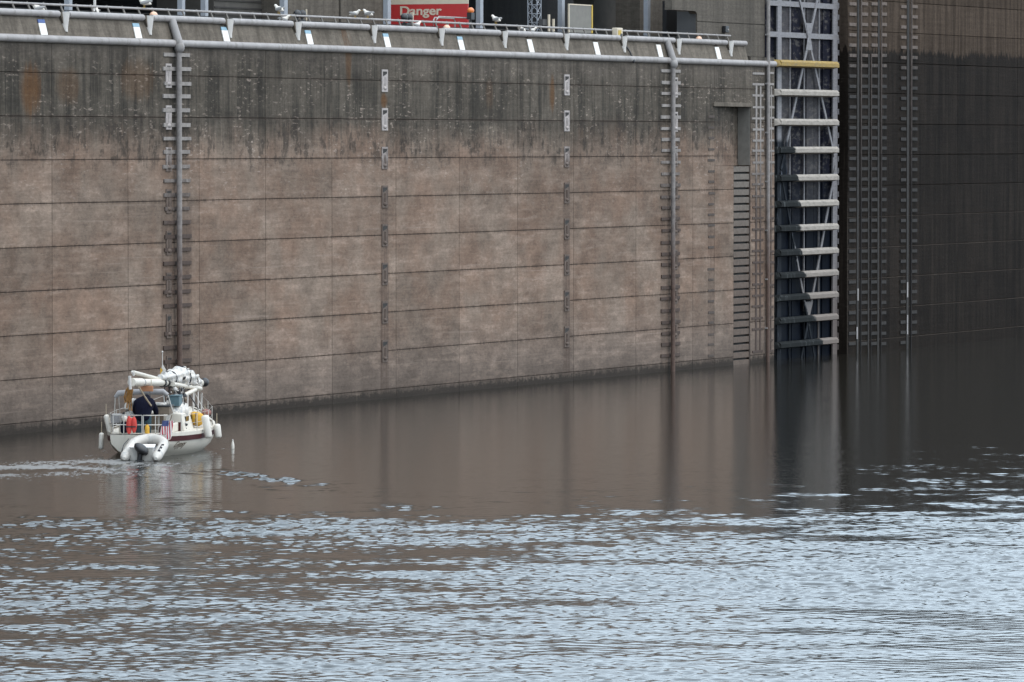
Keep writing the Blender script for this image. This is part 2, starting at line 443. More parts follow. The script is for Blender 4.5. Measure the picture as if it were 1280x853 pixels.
# armour strips: short columns of bars let into the wall
def bars(px0, px1, y_top, step_px, z_low, mat, name, parent, sref, h=.14, n0=-.05, skip=None):
    a, b = S(px0), S(px1); z = Z((px0 + px1) / 2, y_top); dz = Z((px0+px1)/2, y_top) - Z((px0+px1)/2, y_top + step_px)
    while z > z_low:
        ja, jb, jz = random.uniform(-.07, .07), random.uniform(-.07, .07), random.uniform(-.025, .025)
        if z > 8 or random.random() > .06: MB().box(a + ja, b + jb, n0, .02, z - h/2 + jz, z + h/2 * random.uniform(.75, 1.1) + jz).build(name, mat, parent)
        z -= dz
pa = wthing('vertical_pipe', 0, 0, 0, 'thick grey standpipe with cross bars down the wall behind the boat', 'pipe')
def standpipe(root, px, px0, px1, ystart, stp):
    s = S(px)
    m = MB(); m.tube([(s, -.18, -1), (s, -.18, ZTOP - .25)], .10, 12)
    m.build('pipe', M_PIPE, root, smooth=True)
    m = MB(); m.tube([(s, -.22, ZTOP - .1), (s, N_UP - .10, Z_UP - .04)], .15, 12); m.build('sloping_pipe', M_RAIL, root, smooth=True)
    m = MB(); m.ell((s, -.20, ZTOP - .14), (.19, .19, .22)); m.build('pipe_joint', M_RAIL, root, smooth=True)
    bars(px0, px1, ystart, stp, .2, M_LIFT, 'cross_bar', root, s)
standpipe(pa, 218.5, 204, 237, 69, 17.4)
pb = wthing('vertical_pipe', 0, 0, 0, 'slimmer grey standpipe with cross bars between the last pockets and the ladder recess', 'pipe')
standpipe(pb, 836.5, 826, 849, 89, 14.25)
# bars left of the ladder recess and beside the thin pipe
bars(885, 892.5, 146, 13.6, .2, M_RUST, 'armour_bar', wall, 0, h=.11, n0=-.02)
bars(940, 954, 92, 13.9, .3, M_LIFT, 'armour_bar', wall, 0, h=.10, n0=-.03)
bars(960.5, 967, 92, 13.9, .3, M_LIFT, 'armour_bar', wall, 0, h=.10, n0=-.03)
m = MB(); m.box(S(944), S(946), -.02, .02, .5, Z(945, 105)).box(S(949.5), S(951), -.02, .02, .5, Z(950, 108)).box(S(963), S(964.2), -.02, .02, .5, Z(963, 108)); m.build('armour_upright', M_LIFT, wall)
tp = wthing('service_pipe', S(957), -.12, 0, 'thin grey pipe running full height beside the gate recess', 'pipe')
MB().tube([(0, 0, -1), (0, 0, 17.6)], .085, 10).build('pipe', M_PIPE, tp, smooth=True)
for z in np.arange(1.5, 17, 2.2): MB().box(-.12, .12, -.02, .10, z, z + .07).build('pipe_clamp', M_RAIL, tp)

# recessed ladder
M_PLT = steel_by_height('ladder_plate', (.165, .152, .138), (.125, .100, .085), 3.0, 9.0)
ld = wthing('wall_ladder', S(928), 0, 0, 'recessed ladder of stacked plates below the stone lintel next to the gate', 'ladder')
a, b = S_SL + .03 - S(928), S_R1 - .03 - S(928)
zt = Z(927, 208); dz = Z(927, 208) - Z(927, 217.7); z = zt
while z > -.3:
    m = MB(); m.box(a, b, .03, .13, z - dz * .74, z); m.build('rung', M_PLT, ld, bevel=.012); z -= dz
MB().box(a, b, .16, .19, -.5, zt - .02).build('back_plate', M_DARK, ld)  # near-black backing paints in the dark between the rungs
MB().box(b - .05, b - .004, .0, .028, -.5, zt).build('stringer', M_RUST, ld)

# marker plates on the coping
ORD = ['first', 'second', 'third', 'fourth', 'fifth', 'sixth', 'seventh', 'eighth', 'ninth', 'tenth', 'eleventh', 'twelfth']
slope = math.atan2(N_UP - .03, (Z_UP - .08) - (ZTOP + .1))
MK = [54, 172, 282, 386.5, 483.5, 576, 663, 745.5, 824, 897]
for i, px in enumerate(MK):
    zb = ZTOP + .13
    col = 'a deep blue cap' if i == 0 else ('a pale blue cap' if i < 6 else 'no coloured cap')
    root = wthing('marker_plate', S(px + 2.5), .03, zb, 'white marker plate with %s on the coping, %s from the left' % (col, ORD[i]), 'marker plate', 'white marker plates along the sloping coping')
    root.rotation_euler = (Matrix.Rotation(ROTW, 3, 'Z') @ Matrix.Rotation(-slope, 3, 'X')).to_euler()
    MB().box(-.24, .24, -.035, .0, .0, .42 if i < 6 else .55).build('plate', M_PLATE, root, bevel=.008)
    if i < 6: MB().box(-.24, .24, -.037, -.002, .423, .55).build('cap', M_BLUE if i == 0 else M_SKYB, root, bevel=.008)
    MB().box(-.22, .22, -.10, .0, .63, .69).build('hood', M_RUST, root, bevel=.006)

# white wedge brackets in notches of the upper rail
def bracket_mesh():
    m = MB()
    secs = [(.06, .25, -.22, .10), (-.10, .24, -.20, .12), (-.30, .19, -.17, .02), (-.50, .12, -.14, -.06), (-.62, .07, -.15, -.10)]
    vs = []; fs = []
    for (z, hw, y0, y1) in secs:
        for k in range(8):
            a = math.pi * k / 7
            vs.append((-hw * math.cos(a), y1 + (y0 - y1) * math.sin(a) , z))
    n = 8
    for i in range(len(secs) - 1):
        for k in range(n):
            k2 = (k + 1) % n
            fs.append((i*n+k, i*n+k2, (i+1)*n+k2, (i+1)*n+k))
    fs.append(tuple(range(n))); fs.append(tuple((len(secs)-1)*n + k for k in range(n)))
    m.add(vs, fs); return m
proto = None
for i, px in enumerate(BR):
    lab = 'white tapered line guide in the coping edge, %s from the left' % ORD[i]
    s = S(px)
    if proto is None:
        proto = wthing('line_guide', s, N_UP - .04, Z_UP, lab, 'line guide', 'white line guides along the coping edge')
        bracket_mesh().build('guide_body', M_WHITE, proto, smooth=True)
        MB().prism([(-.26, .06), (-.42, .06), (-.20, -.34), (-.17, -.34)], 'y', -.09, .10).build('notch_cheek', M_COPE, proto)
    else:
        c = copy_tree(proto); p = A0 + DW * s + NW * (N_UP - .04); c.location = (p.x, p.y, Z_UP); c['label'] = lab

# low guard rail with leaning posts
S_GE = S(914, .5)
gr = wthing('guard_rail', 0, 0, 0, 'low grey pipe guard rail with leaning posts above the coping', 'railing')
zr = Z(0, 3, .55)
m = MB(); m.tube([(sc[0], .55, zr), (S_GE, .55, zr)], .042, 8); m.build('top_pipe', M_RAIL, gr, smooth=True)
m = MB(); m.tube([(sc[0] + 20, .62, zr - .17), (S_GE, .62, zr - .17)], .016, 6); m.build('mid_wire', M_DARK, gr, smooth=True)
M_POST = paint('dull_post_paint', (.17, .16, .15), .6, .3, 4)
s = S(-8); pm = None; ds = (S(895) - S(8)) / 56.0
while s < S_GE:
    if pm is None:
        m = MB((0, 0, 0)); m.tube([(0, .40, Z_UP - .02), (-.02, .57, zr + .06)], .035, 6); pm = m.build('post', M_POST, gr); pm.location = (s, 0, 0)
    else:
        c = pm.copy(); COL.objects.link(c); c.parent = gr; c.location = (s + random.uniform(-.04, .04), 0, 0)
    s += ds

# lamps on the rail
for px, lab, mt in ((191, 'round peach lamp on the guard rail above a gull', M_PEACH), (557, 'round pale peach lamp under the red danger sign', M_PEACH), (872, 'round peach lamp on the rail below the dark doorway', M_PEACH)):
    rt = wthing('rail_lamp', S(px, .5), .5, Z_UP, lab, 'lamp', 'peach lamps along the guard rail')
    MB().ell((0, -.05, .10), (.20, .13, .13)).build('lens', mt, rt, smooth=True)
    MB().box(-.12, .12, -.12, .05, -.02, .0).tube([(0, -.03, 0), (0, -.03, .06)], .05, 8).build('base', M_RAIL, rt)
# pale box with a yellow patch and a hanging hose
bx = wthing('rail_box', S(770, .45), .42, Z_UP, 'pale box with a yellow patch and dark hose hung on the guard rail', 'box')
MB().box(-.30, .30, -.16, .1, .04, .42).build('case', M_CREAM, bx, bevel=.03)
MB().box(-.22, .1, -.175, -.162, .12, .32).build('yellow_patch', M_YEL, bx)
MB().box(-.02, .2, -.182, -.177, .05, .18).build('dark_latch', M_BLACK, bx)
MB().tube([(.12, -.18, .05), (.28, -.25, -.25), (.45, -.42, -.60), (.52, -.55, -.95)], .035, 6).ell((.52, -.55, -.98), (.09, .06, .10)).build('hose', M_BLACK, bx, smooth=True)

# ------------------------------------------------------------------ DECK AND BUILDINGS BEHIND
Z_DK = Z_UP - .05
def wquad(name, s0, s1, n0, n1, z, mat):
    o = MB().add([(s0, n0, 0), (s1, n0, 0), (s1, n1, 0), (s0, n1, 0)], [(0, 1, 2, 3)]).build(name, mat, fix=False)
    o.location = (A0.x, A0.y, z); o.rotation_euler = (0, 0, ROTW); return tag(o, kind='structure')
wquad('lock_deck', sc[0], S(1400), 1.2, 60, Z_DK, M_COPE)

M_BULK = paint('ribbed_dark_concrete', (.072, .070, .066), .85, .25, 2)
bd = wthing('service_building', S(300, 8), 8, Z_DK, 'dark open gallery building with concrete piers behind the coping', 'building')
bo = S(300, 8)
def bbox(name, p0, p1, n, thick, z1, mat, z0=-.05):
    a, b = S(p0, n) - bo, S(p1, n) - bo
    return MB().box(a, b, n - 8, n - 8 + thick, z0, z1).build(name, mat, bd, bevel=.02)
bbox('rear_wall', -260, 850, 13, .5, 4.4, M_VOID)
MB().box(S(-260, 8) - bo, S(830, 8) - bo, -2.6, 5.4, 4.4, 4.8).build('shading_slab', M_PIER, bd)  # unseen slab added overhead to keep the gallery dark
bk = bbox('bulkhead', 268, 352, 6.2, 2.5, 3.8, M_BULK)
m = MB()
for k in range(7): m.box(S(268, 6.2) - bo, S(352, 6.2) - bo, -1.84, -1.82, .25 + k * .28, .31 + k * .28)
m.build('groove_shade_strip', M_DARK, bk)  # raised dark strips paint in the shade of grooves
bbox('pier', 361, 424, 5.0, 2.4, 4.0, M_PIER); bbox('pier', 426.5, 479, 5.0, 2.4, 4.0, M_PIER)
bbox('side_wall', 742, 800, 7.5, 1.0, 4.2, M_BULK)
bbox('pier', 800, 834, 4.6, 1.2, 4.2, M_PIER)
bbox('rib', 781, 784, 7.4, .08, 4.2, M_RUST); bbox('rib', 790, 792, 7.4, .08, 4.2, M_RUST)
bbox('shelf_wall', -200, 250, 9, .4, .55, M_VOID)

# pylon beside the gate with a round-cornered doorway
ZPT = 17.6
py = wthing('gate_pylon', S(900, .7), .7, ZTOP, 'plain concrete pylon with dark round cornered doorway beside the gate', 'pylon')
po = S(900, .7)
P = lambda px, n=.7: S(px, n) - po
zt0 = Z(870, 14, .7) - ZTOP
zj1, zj2 = Z(930, 30, .7) - ZTOP, Z(955, 72, .7) - ZTOP
m = MB(); TK = .95
m.box(P(871), P(967.5), .0, TK, zj1 + .02, ZPT - ZTOP).box(P(871), P(967.5), .0, TK, zj2 + .02, zj1 - .02).box(P(871), P(937), .0, TK, -.3, zj2 - .02)
m.box(P(938, .1), P(967.5, .1), -.6, TK, .0, zj2 - .02)
m.box(P(871), P(967.5), .05, TK, zj1 - .02, zj1 + .02).box(P(938), P(967.5), .05, TK, zj2 - .02, zj2 + .02)
m.box(P(840), P(871), .0, .35, zt0, ZPT - ZTOP)
m.build('pylon_body', M_PIER, py)
m = MB()
rr = .17; rx = .36; cx_, cz_ = P(871) - rx, zt0 - rr
pts = [(P(871), zt0)] + [(cx_ + rx * math.sin(a), cz_ + rr * math.cos(a)) for a in np.linspace(0, math.pi / 2, 7)]
m.prism(pts, 'y', .0, .35)
m.build('door_corner', M_PIER, py)
MB().box(P(833, 2.9), P(875, 2.9), 2.2, 2.4, .0, zt0 + .5).build('doorway_back', M_BLACK, py)  # black sheet stands in for the shade inside the doorway
M_INNER = paint('slate_box_and_jamb_shade', (.075, .078, .085), .7, .15, 1.5)  # slate tone for the jamb's painted shade and the mast foot box
MB().box(P(871) - .012, P(871) - .002, .06, TK, .0, zt0 - .02).build('jamb_shade_panel', M_INNER, py)  # dark sheet over the concrete jamb paints in its shade
wl = wthing('wall_lamp', S(904, .7), .6, Z(904, 41, .7), 'small black lamp fixed on the pylon above the rail end', 'lamp')
MB().box(-.20, .20, -.10, .09, 0, .30).build('housing', M_BLACK, wl, bevel=.03); MB().ell((.05, -.11, .12), (.07, .03, .05)).build('lens', M_RAIL, wl, smooth=True)

# steel columns
CO = [(86, 'behind the first line guide'), (227, 'above the thick standpipe'), (256, 'left of the ribbed bulkhead'), (355, 'left of the twin concrete piers'), (484, 'at the left edge of the red sign'), (599.5, 'right of the amber beacon'), (701.5, 'left of the mesh screen'), (808.5, 'in front of the doorway pier')]
for i, (px, wh) in enumerate(CO):
    n = 3.4
    rt = wthing('steel_column', S(px, n), n, Z_DK, 'pale blue grey steel column ' + wh, 'column', 'pale blue grey steel columns along the deck')
    hw = (4.5 if i > 2 else 3.6) / 33.0
    MB().box(-hw / .914, hw / .914, -.10, -.07, 0, 4.2).box(-hw / .914, hw / .914, .07, .10, 0, 4.2).box(-.02, .02, -.07, .07, 0, 4.2).box(-hw/.914, -hw/.914 + .02, -.07, .07, 0, 4.2).build('shaft', M_SGREY, rt)
    MB().box(-.25, .25, -.25, .25, 0, .03).build('base_plate', M_RAIL, rt)
for px, wh in ((119, 'thin pale post with a bulge behind the left railing'),):
    rt = wthing('thin_post', S(px, 2), 2, Z_DK, wh, 'post')
    MB().tube([(0, 0, 0), (0, 0, 2.2)], .05, 8).build('shaft', M_WHITE, rt, smooth=True); MB().ell((0, 0, .18), (.14, .1, .16)).build('bulge', M_WHITE, rt, smooth=True)

# danger sign, facing downstream
def text_mesh(body, size, offset=0.0, extrude=.006, shear=0.0):
    cu = bpy.data.curves.new('lettering', 'FONT'); cu.body = body; cu.size = size; cu.offset = offset; cu.extrude = extrude
    cu.align_x = 'CENTER'; cu.shear = shear
    ob = bpy.data.objects.new('lettering', cu); COL.objects.link(ob)
    dg = bpy.context.evaluated_depsgraph_get(); me = bpy.data.meshes.new_from_object(ob.evaluated_get(dg))
    bpy.data.objects.remove(ob); bpy.data.curves.remove(cu)
    return me
sn = 1.6
ss = S(585, sn)
sg = wthing('warning_sign', ss, sn, Z_DK, 'red sign reading Danger in cream letters under a pale panel', 'sign')
lo, hi = sn, sn
while True:       # how far back the sign reaches
    hi += .01
    q = A0 + DW * ss + NW * hi; d = q - Vector((0, 0, HC))
    if CX + F * d.x / (d.y * math.cos(PITCH)) < 488 or hi > 9: break
WD = hi - sn
z0 = 0.02; z1 = Z(585, 5, sn) - Z_DK
MB().box(.0, .06, 0, WD, z0, z1).build('red_panel', M_RED, sg)
MB().box(.0, .06, 0, WD, z1 + .004, z1 + 1.3).build('pale_panel', M_CREAM, sg)
me = text_mesh('Danger', .50, .012)
xs = [v.co.x for v in me.vertices]; wd = max(xs) - min(xs); k = (WD * 52 / 97) / wd
for v in me.vertices: v.co.x *= k
me.materials.append(M_CREAM)
tx = bpy.data.objects.new('lettering', me); COL.objects.link(tx); tx.parent = sg
tx.matrix_local = Matrix(((0, 0, -1, -.012), (-1, 0, 0, WD * (585 - 526) / 97), (0, 1, 0, Z(560, 18.6, sn + 1) - Z_DK), (0, 0, 0, 1)))
m = MB()
for yy in (.15, WD - .15): m.box(.07, .15, yy - .05, yy + .05, 0, z1 + 1.2)
m.build('sign_post', M_RAIL, sg)

# black lamp units on the deck edge
for px, n, lab in ((375, 2.2, 'black twin lamp unit with pale mast beside the concrete pier'), (508.5, .9, 'black twin lamp unit standing in front of the red sign')):
    rt = wthing('floodlight_unit', S(px, n), n, Z_DK, lab, 'floodlight', 'black floodlight units on the deck')
    MB().box(-.26, .26, -.12, .12, 0, .30).build('base_box', M_BLACK, rt, bevel=.02)
    for sx in (-.22, .22): MB().ell((sx, 0, .52), (.20, .14, .16)).tube([(sx, 0, .28), (sx, 0, .45)], .05, 8).build('lamp_head', M_BLACK, rt, smooth=True)
    MB().box(-.30, .30, -.03, .03, .44, .56).build('yoke', M_BLACK, rt)
    MB().tube([(.58, 0, 0), (.58, 0, .72)], .03, 6).build('mast', M_CREAM, rt, smooth=True)
ab = wthing('amber_beacon', S(588.5, .9), .9, Z_DK, 'amber beacon on a black post at the right edge of the red sign', 'beacon')
zb = Z(588, 16, .9) - Z_DK
MB().tube([(0, 0, 0), (0, 0, zb)], .035, 8).box(-.16, .16, -.1, .1, zb - .28, zb).build('post', M_BLACK, ab)
MB().ell((0, 0, zb + .08), (.19, .13, .13)).build('lens', M_AMBER, ab, smooth=True)
hr = wthing('hoop_rail', S(567, 1.1), 1.1, Z_DK, 'pale bent pipe hoop standing below the Danger lettering', 'hoop rail')
def hoop(w, h): return [(-w, 0, 0), (-w, 0, h - .12), (-w + .2, 0, h), (w - .2, 0, h), (w, 0, h - .12), (w, 0, 0)]
MB().tube(hoop(1.6, .62), .03, 6).build('hoop', M_RAIL, hr, smooth=True); MB().tube([(q[0] * .65 + .2, .5, q[2]) for q in hoop(1.6, .60)], .03, 6).build('hoop', M_RAIL, hr, smooth=True)

# lattice mast
lm = wthing('lattice_mast', S(668, 3), 3, Z_DK, 'slim blue grey lattice mast with pale posts at its foot', 'mast')
w_ = .21
for (sx, sy) in ((-1, -1), (1, -1), (1, 1), (-1, 1)): MB().tube([(sx * w_, sy * w_, 0), (sx * w_, sy * w_, 4)], .022, 6).build('mast_leg', M_SGREY, lm)
m = MB()
for k in range(10):
    za, zb_ = .3 + k * .37, .3 + (k + 1) * .37
    for (p, q) in (((-1, -1), (1, -1)), ((1, -1), (1, 1)), ((1, 1), (-1, 1)), ((-1, 1), (-1, -1))):
        m.tube([(p[0]*w_, p[1]*w_, za), (q[0]*w_, q[1]*w_, zb_)], .014, 5); m.tube([(p[0]*w_, p[1]*w_, zb_), (q[0]*w_, q[1]*w_, zb_)], .012, 5)
m.build('lacing', M_SGREY, lm)
MB().tube([(.15, -.6, 0), (.15, -.6, 1.0)], .06, 8).tube([(.62, -.6, 0), (.62, -.6, .82)], .06, 8).build('foot_post', M_CREAM, lm, smooth=True)
MB().box(-.25, .2, -.5, -.3, .55, .8).build('foot_box', M_INNER, lm)

# mesh screen
mn = 2.4
ms = wthing('mesh_screen', S(725, mn), mn, Z_DK, 'grey mesh screen with pale frame and one yellow edge', 'screen')
a, b = S(711.5, mn) - S(725, mn), S(739, mn) - S(725, mn); zt = Z(725, 7, mn) - Z_DK
MB().box(a, b, 0, .02, .0, zt).build('mesh_sheet', M_MESH, ms)
MB().box(a - .06, a, -.02, .04, 0, zt + .05).box(a, b, -.02, .04, zt, zt + .05).build('frame', M_CREAM, ms)
MB().box(b, b + .13, -.02, .04, 0, zt + .05).build('yellow_edge', M_YEL, ms)

# ------------------------------------------------------------------ GULLS
M_GULL = paint('white_feathers', (.78, .77, .75), .7, .08, 20)
M_WING = paint('grey_feathers', (.36, .37, .39), .7, .12, 20)
M_BEAK = paint('yellow_beak', (.55, .36, .06), .5, .1, 20)
def make_gull():
    rt = empty('gull', (0, 0, 0))
    m = MB()
    m.tube([(-.25, 0, .105), (-.20, 0, .12), (-.12, 0, .15), (-.02, 0, .17), (.07, 0, .19), (.12, 0, .235), (.145, 0, .275), (.18, 0, .295), (.215, 0, .295), (.235, 0, .29)],
           [.012, .04, .075, .095, .090, .062, .048, .050, .040, .012], 10)
    m.build('body', M_GULL, rt, smooth=True)
    for sy in (1, -1):
        m = MB(); m.ell((-.07, sy * .075, .175), (.19, .028, .060), Matrix.Rotation(R(12), 4, 'Y'), 10, 7); m.build('wing', M_WING, rt, smooth=True)
        m = MB(); m.tube([(.0, sy * .035, .09), (.0, sy * .035, 0)], .010, 5).box(-.01, .05, sy * .035 - .02, sy * .035 + .02, 0, .008); m.build('leg', M_BEAK, rt)
    MB().tube([(.225, 0, .289), (.275, 0, .278)], [.014, .004], 6).build('beak', M_BEAK, rt)
    return rt
gull0 = make_gull()
GZ = zr + .042
# px, on the rail (True) or on the deck edge, heading, scale, label
GL = [(48, 0, 200, 1.15, 'gull standing on the coping edge above the first plate'),
      (122, 0, 120, 1.0, 'gull on the deck edge beside the thin pale post'),
      (181, 1, 175, 1.3, 'gull on the rail just above the peach lamp at left'),
      (349, 1, 150, 1.25, 'gull on the rail left of the steel column by the twin piers'),
      (355.5, 0, 30, 1.1, 'gull low on the coping at the foot of the column by the twin piers'),
      (444, 1, 10, 1.05, 'gull on the rail facing right before the concrete piers'),
      (460, 1, 160, 1.2, 'gull on the rail nearest the left edge of the red sign'),
      (521, 0, 60, 1.1, 'gull low behind the rail under the Danger letters'),
      (620, 1, 150, 1.3, 'gull perched on the rail between amber beacon and lattice mast'),
      (653, 0, 140, 1.1, 'gull on the deck edge just left of the lattice mast'),
      (665, 0, 20, 1.0, 'gull on the deck edge right below the lattice mast')]
for i, (px, hi_, hd, k, lab) in enumerate(GL):
    g = gull0 if i == 0 else copy_tree(gull0)
    n = .55 if hi_ else .45
    p = A0 + DW * S(px, n) + NW * n
    g.location = (p.x, p.y, GZ if hi_ else Z_UP + .005); g.rotation_euler = (0, 0, R(hd) - 0.3); g.scale = (k * .86,) * 3
    tag(g, lab, 'gull', 'gulls along the coping')

# ------------------------------------------------------------------ GATE
GN = .45
SJ = S(1060)                                     # far jamb of the gate recess
gt = wthing('lock_gate', S(1009, GN), GN, 0, 'open steel lock gate with pale fender beams and crossed braces', 'lock gate')
go = S(1009, GN)
G = lambda px, n=GN: S(px, n) - go
def wet_steel(name, col, wet, rough=.5, dark=False):
    t = NT(name)
    x, z = t.xyz()[0], t.xyz()[2]
    # leakage keeps the lower left of the leaf wet: edge runs from (986,183) to (1020,430)
    pts = [(984, 175), (991, 255), (994, 318), (1003, 370), (1022, 435)]
    ax, az = G(984), Z(984, 175, GN); 
    n = t.n('ShaderNodeFloatCurve'); cv = n.mapping.curves[0]
    t.l(t.lin(z, 0, az, 0, 1), n.inputs['Value'])
    sp = [(max(0, Z(p, q, GN)) / az, (G(p) - G(970)) / (G(1050) - G(970))) for p, q in pts][::-1]
    cv.points[0].location = sp[0]; cv.points[1].location = sp[-1]
    for q in sp[1:-1]: cv.points.new(*q)
    n.mapping.update()
    lim = t.lin(n.outputs[0], 0, 1, G(970), G(1050))
    d = t.math('SUBTRACT', x, lim)
    d = t.math('ADD', d, t.math('MULTIPLY', t.math('SUBTRACT', t.noise(t.scaled(1.5, 1, 3), 2.0, 4, .6), .5), .8))
    w = t.math('MULTIPLY', t.step(d, .12, -.12), t.step(z, az + .15, az - .15))
    nz = t.noise(t.scaled(1.2, 1.2, 4), 2.5, 5, .65)
    c = t.mix(1.0, (col[0] * 1.07, col[1], col[2] * .93, 1), t.gray(t.lin(nz, .3, .7, .60, .94)), 'MULTIPLY')
    low = t.step(z, 6.5, 1.0, 0.0, .8)
    c = t.mix(low, c, (.115, .088, .075, 1))
    gr_ = t.noise(t.scaled(.9, .9, 2.5, (3, 0, 1)), 2.2, 5, .7)
    c = t.mix(t.math('MULTIPLY', t.step(gr_, .50, .64), .45), c, (.15, .135, .12, 1))
    wn = t.noise(t.scaled(4, 2, .5), 2.0, 3, .6)
    wc = t.mix(t.step(wn, .58, .70), wet + (1,), tuple(min(1, q * 5) for q in wet) + (1,))
    c = t.mix(w, c, wc)
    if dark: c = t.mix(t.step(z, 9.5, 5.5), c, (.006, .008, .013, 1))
    t.set(Base_Color=c, Roughness=t.lin(w, 0, 1, rough, .45))
    t.l(t.lin(w, 0, 1, .03 if dark else .22, .01), t.b.inputs['Specular IOR Level'])
    return t.m
M_GATE = wet_steel('gate_paint', (.24, .243, .27), (.018, .020, .024))
M_FEND = wet_steel('fender_timber', (.38, .36, .335), (.015, .016, .016), .7)
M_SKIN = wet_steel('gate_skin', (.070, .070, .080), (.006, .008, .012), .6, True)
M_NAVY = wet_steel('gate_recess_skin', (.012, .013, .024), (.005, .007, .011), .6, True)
gl, gR = G(962), G(1047.5)
ZG = 17.4
# skin panels between the stiffeners, navy and grey to paint in their shading
xsn = [G(p) for p in (966, 976, 989, 1007, 1026, 1042)]
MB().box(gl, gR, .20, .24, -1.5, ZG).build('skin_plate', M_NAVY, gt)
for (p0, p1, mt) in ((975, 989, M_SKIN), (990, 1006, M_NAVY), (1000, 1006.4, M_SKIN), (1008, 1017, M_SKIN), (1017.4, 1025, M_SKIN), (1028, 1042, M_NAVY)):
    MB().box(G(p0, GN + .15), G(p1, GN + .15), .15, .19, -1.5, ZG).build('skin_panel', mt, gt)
for (p0, p1) in ((971.5, 976.5), (1041, 1046.5)): MB().box(G(p0), G(p1), -.01, .06, -1.5, ZG).build('end_post', M_GATE, gt)
for p in (989.5, 1007.5, 1026): MB().box(G(p) - .04, G(p) + .04, .08, .14, -1.5, ZG).build('stiffener', M_GATE, gt)
for y in (6.5, 45.0): 
    zc_ = Z(1009, y, GN); MB().box(gl, gR, -.015, .07, zc_ - .12, zc_ + .12).build('girder', M_GATE, gt)
M_FYEL = wet_steel('yellow_fender', (.36, .26, .09), (.02, .02, .02), .7)
FY = [81, 117, 153.5, 188, 222.5, 254.5, 284.5, 314.5, 342.5, 370, 398, 428]
for i, y in enumerate(FY):
    zc_ = Z(1015, y, GN); h = .165
    L, Rr = G(972, .14), G(1048.5, .10)
    m = MB()   # bevelled beam, ends cut back
    prof = [(-.08, -h), (-.38, -h + .06), (-.38, h - .10), (-.28, h), (-.08, h)]
    vs = []
    for (xx, sg_) in ((L, 1), (Rr, -1)):
        for (y_, z_) in prof: vs.append((xx + sg_ * (.30 if y_ < -.2 else 0) * (1 if sg_ > 0 else .15), y_, zc_ + z_))
    n = len(prof)
    m.add(vs, [tuple(range(n)), tuple(range(2*n - 1, n - 1, -1))] + [(k, (k+1) % n, n + (k+1) % n, n + k) for k in range(n)])
    m.build('fender_beam', M_FYEL if i == 0 else M_FEND, gt)
def brace(p, q, w=.055):
    a = Vector((G(p[0]), 0, Z(p[0], p[1], GN))); b = Vector((G(q[0]), 0, Z(q[0], q[1], GN)))
    d = (b - a).normalized(); u = Vector((-d.z, 0, d.x)) * w * 1.6
    m = MB(); vs = []
    for y in (-.06, -.02):
        vs += [a + u + Vector((0, y, 0)), a - u + Vector((0, y, 0)), b - u + Vector((0, y, 0)), b + u + Vector((0, y, 0))]
    m.add(vs, [(0,1,2,3),(7,6,5,4),(0,4,5,1),(1,5,6,2),(2,6,7,3),(3,7,4,0)])
    m.build('brace', M_GATE, gt)
brace((976, -100), (1042, 195)); 
brace((1044, -110), (975, 212))
brace((1043.5, 208), (997, 470)); brace((975, 215), (1022, 470))
for y in (46, 384): 
    zc_ = Z(1009.5, y, GN); x0 = G(1009.5)
    MB().prism([(x0 - .42, zc_ + .62), (x0 + .42, zc_ + .62), (x0 + .16, zc_), (x0 + .42, zc_ - .62), (x0 - .42, zc_ - .62), (x0 - .16, zc_)] if y < 100 else [(x0 - .55, zc_ + .25), (x0 + .55, zc_ + .25), (x0, zc_ - .6)], 'y', -.075, -.062).build('gusset', M_GATE, gt)
m = MB()
for k in range(30): m.box(G(1047.6), G(1048.6), .0, .3, .2 + k * .55, .45 + k * .55)
m.build('edge_step', M_GATE, gt)

# ------------------------------------------------------------------ CHAMBER WALL
ch = wthing('chamber_wall', SJ, 0, 0, 'dark wet concrete chamber wall beyond the gate with dry top', 'lock wall')
def CW(px, n=0.0): return S(px, n) - SJ
se = CW(1400) + 40
cs = [0, CW(1197)] + [CW(1197) + k * 9.0 for k in range(1, 12)]
cz = sorted([-1.6, 17.4] + [z for z in ZRJ if -.3 < z < 17.2])
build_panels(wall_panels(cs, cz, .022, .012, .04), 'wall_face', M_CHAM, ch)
m = MB(); m.add([(0, 0.04, -1.6), (0, 3.0, -1.6), (0, 3.0, 17.4), (0, .04, 17.4)], [(0, 1, 2, 3)])
m.add([(S_END - SJ, 1.6, -1.6), (0, 1.6, -1.6), (0, 1.6, 17.4), (S_END - SJ, 1.6, 17.4)], [(0, 1, 2, 3)])
m.add([(0, .05, 17.4), (cs[-1], .05, 17.4), (cs[-1], 3, 17.4), (0, 3, 17.4)], [(0, 1, 2, 3)])
o = m.build('recess_jamb', M_CHAM, ch, fix=False)
for nm in ('panel', 'groove'):
    a_ = o.data.attributes.new(nm, 'FLOAT', 'FACE'); a_.data.foreach_set('value', [.1 if nm == 'panel' else 0.0] * len(o.data.polygons))
M_CBAR = steel_by_height('chamber_bar_steel', (.15, .125, .112), (.030, .028, .027), 12.5, 15.0)
M_CRAIL = steel_by_height('chamber_rail_steel', (.13, .112, .105), (.020, .019, .02), 5.5, 16.0)
def cbars(p0, p1, y0, stp, zlow):
    pm_ = (p0 + p1) / 2; z = Z(pm_, y0); dz = z - Z(pm_, y0 + stp)
    while z > zlow:
        MB().box(CW(p0), CW(p1), -.05, .01, z - .075, z + .075).build('armour_bar', M_CBAR, ch); z -= dz
for (p0, p1) in ((1058.5 + 2, 1069), (1076, 1083.5), (1088, 1095.5), (1101, 1107)): cbars(p0, p1, 5.0, 12.9, .3)
for (p0, p1) in ((1125, 1131.5), (1139, 1145.5)): cbars(p0, p1, 8.5, 12.75, .3)
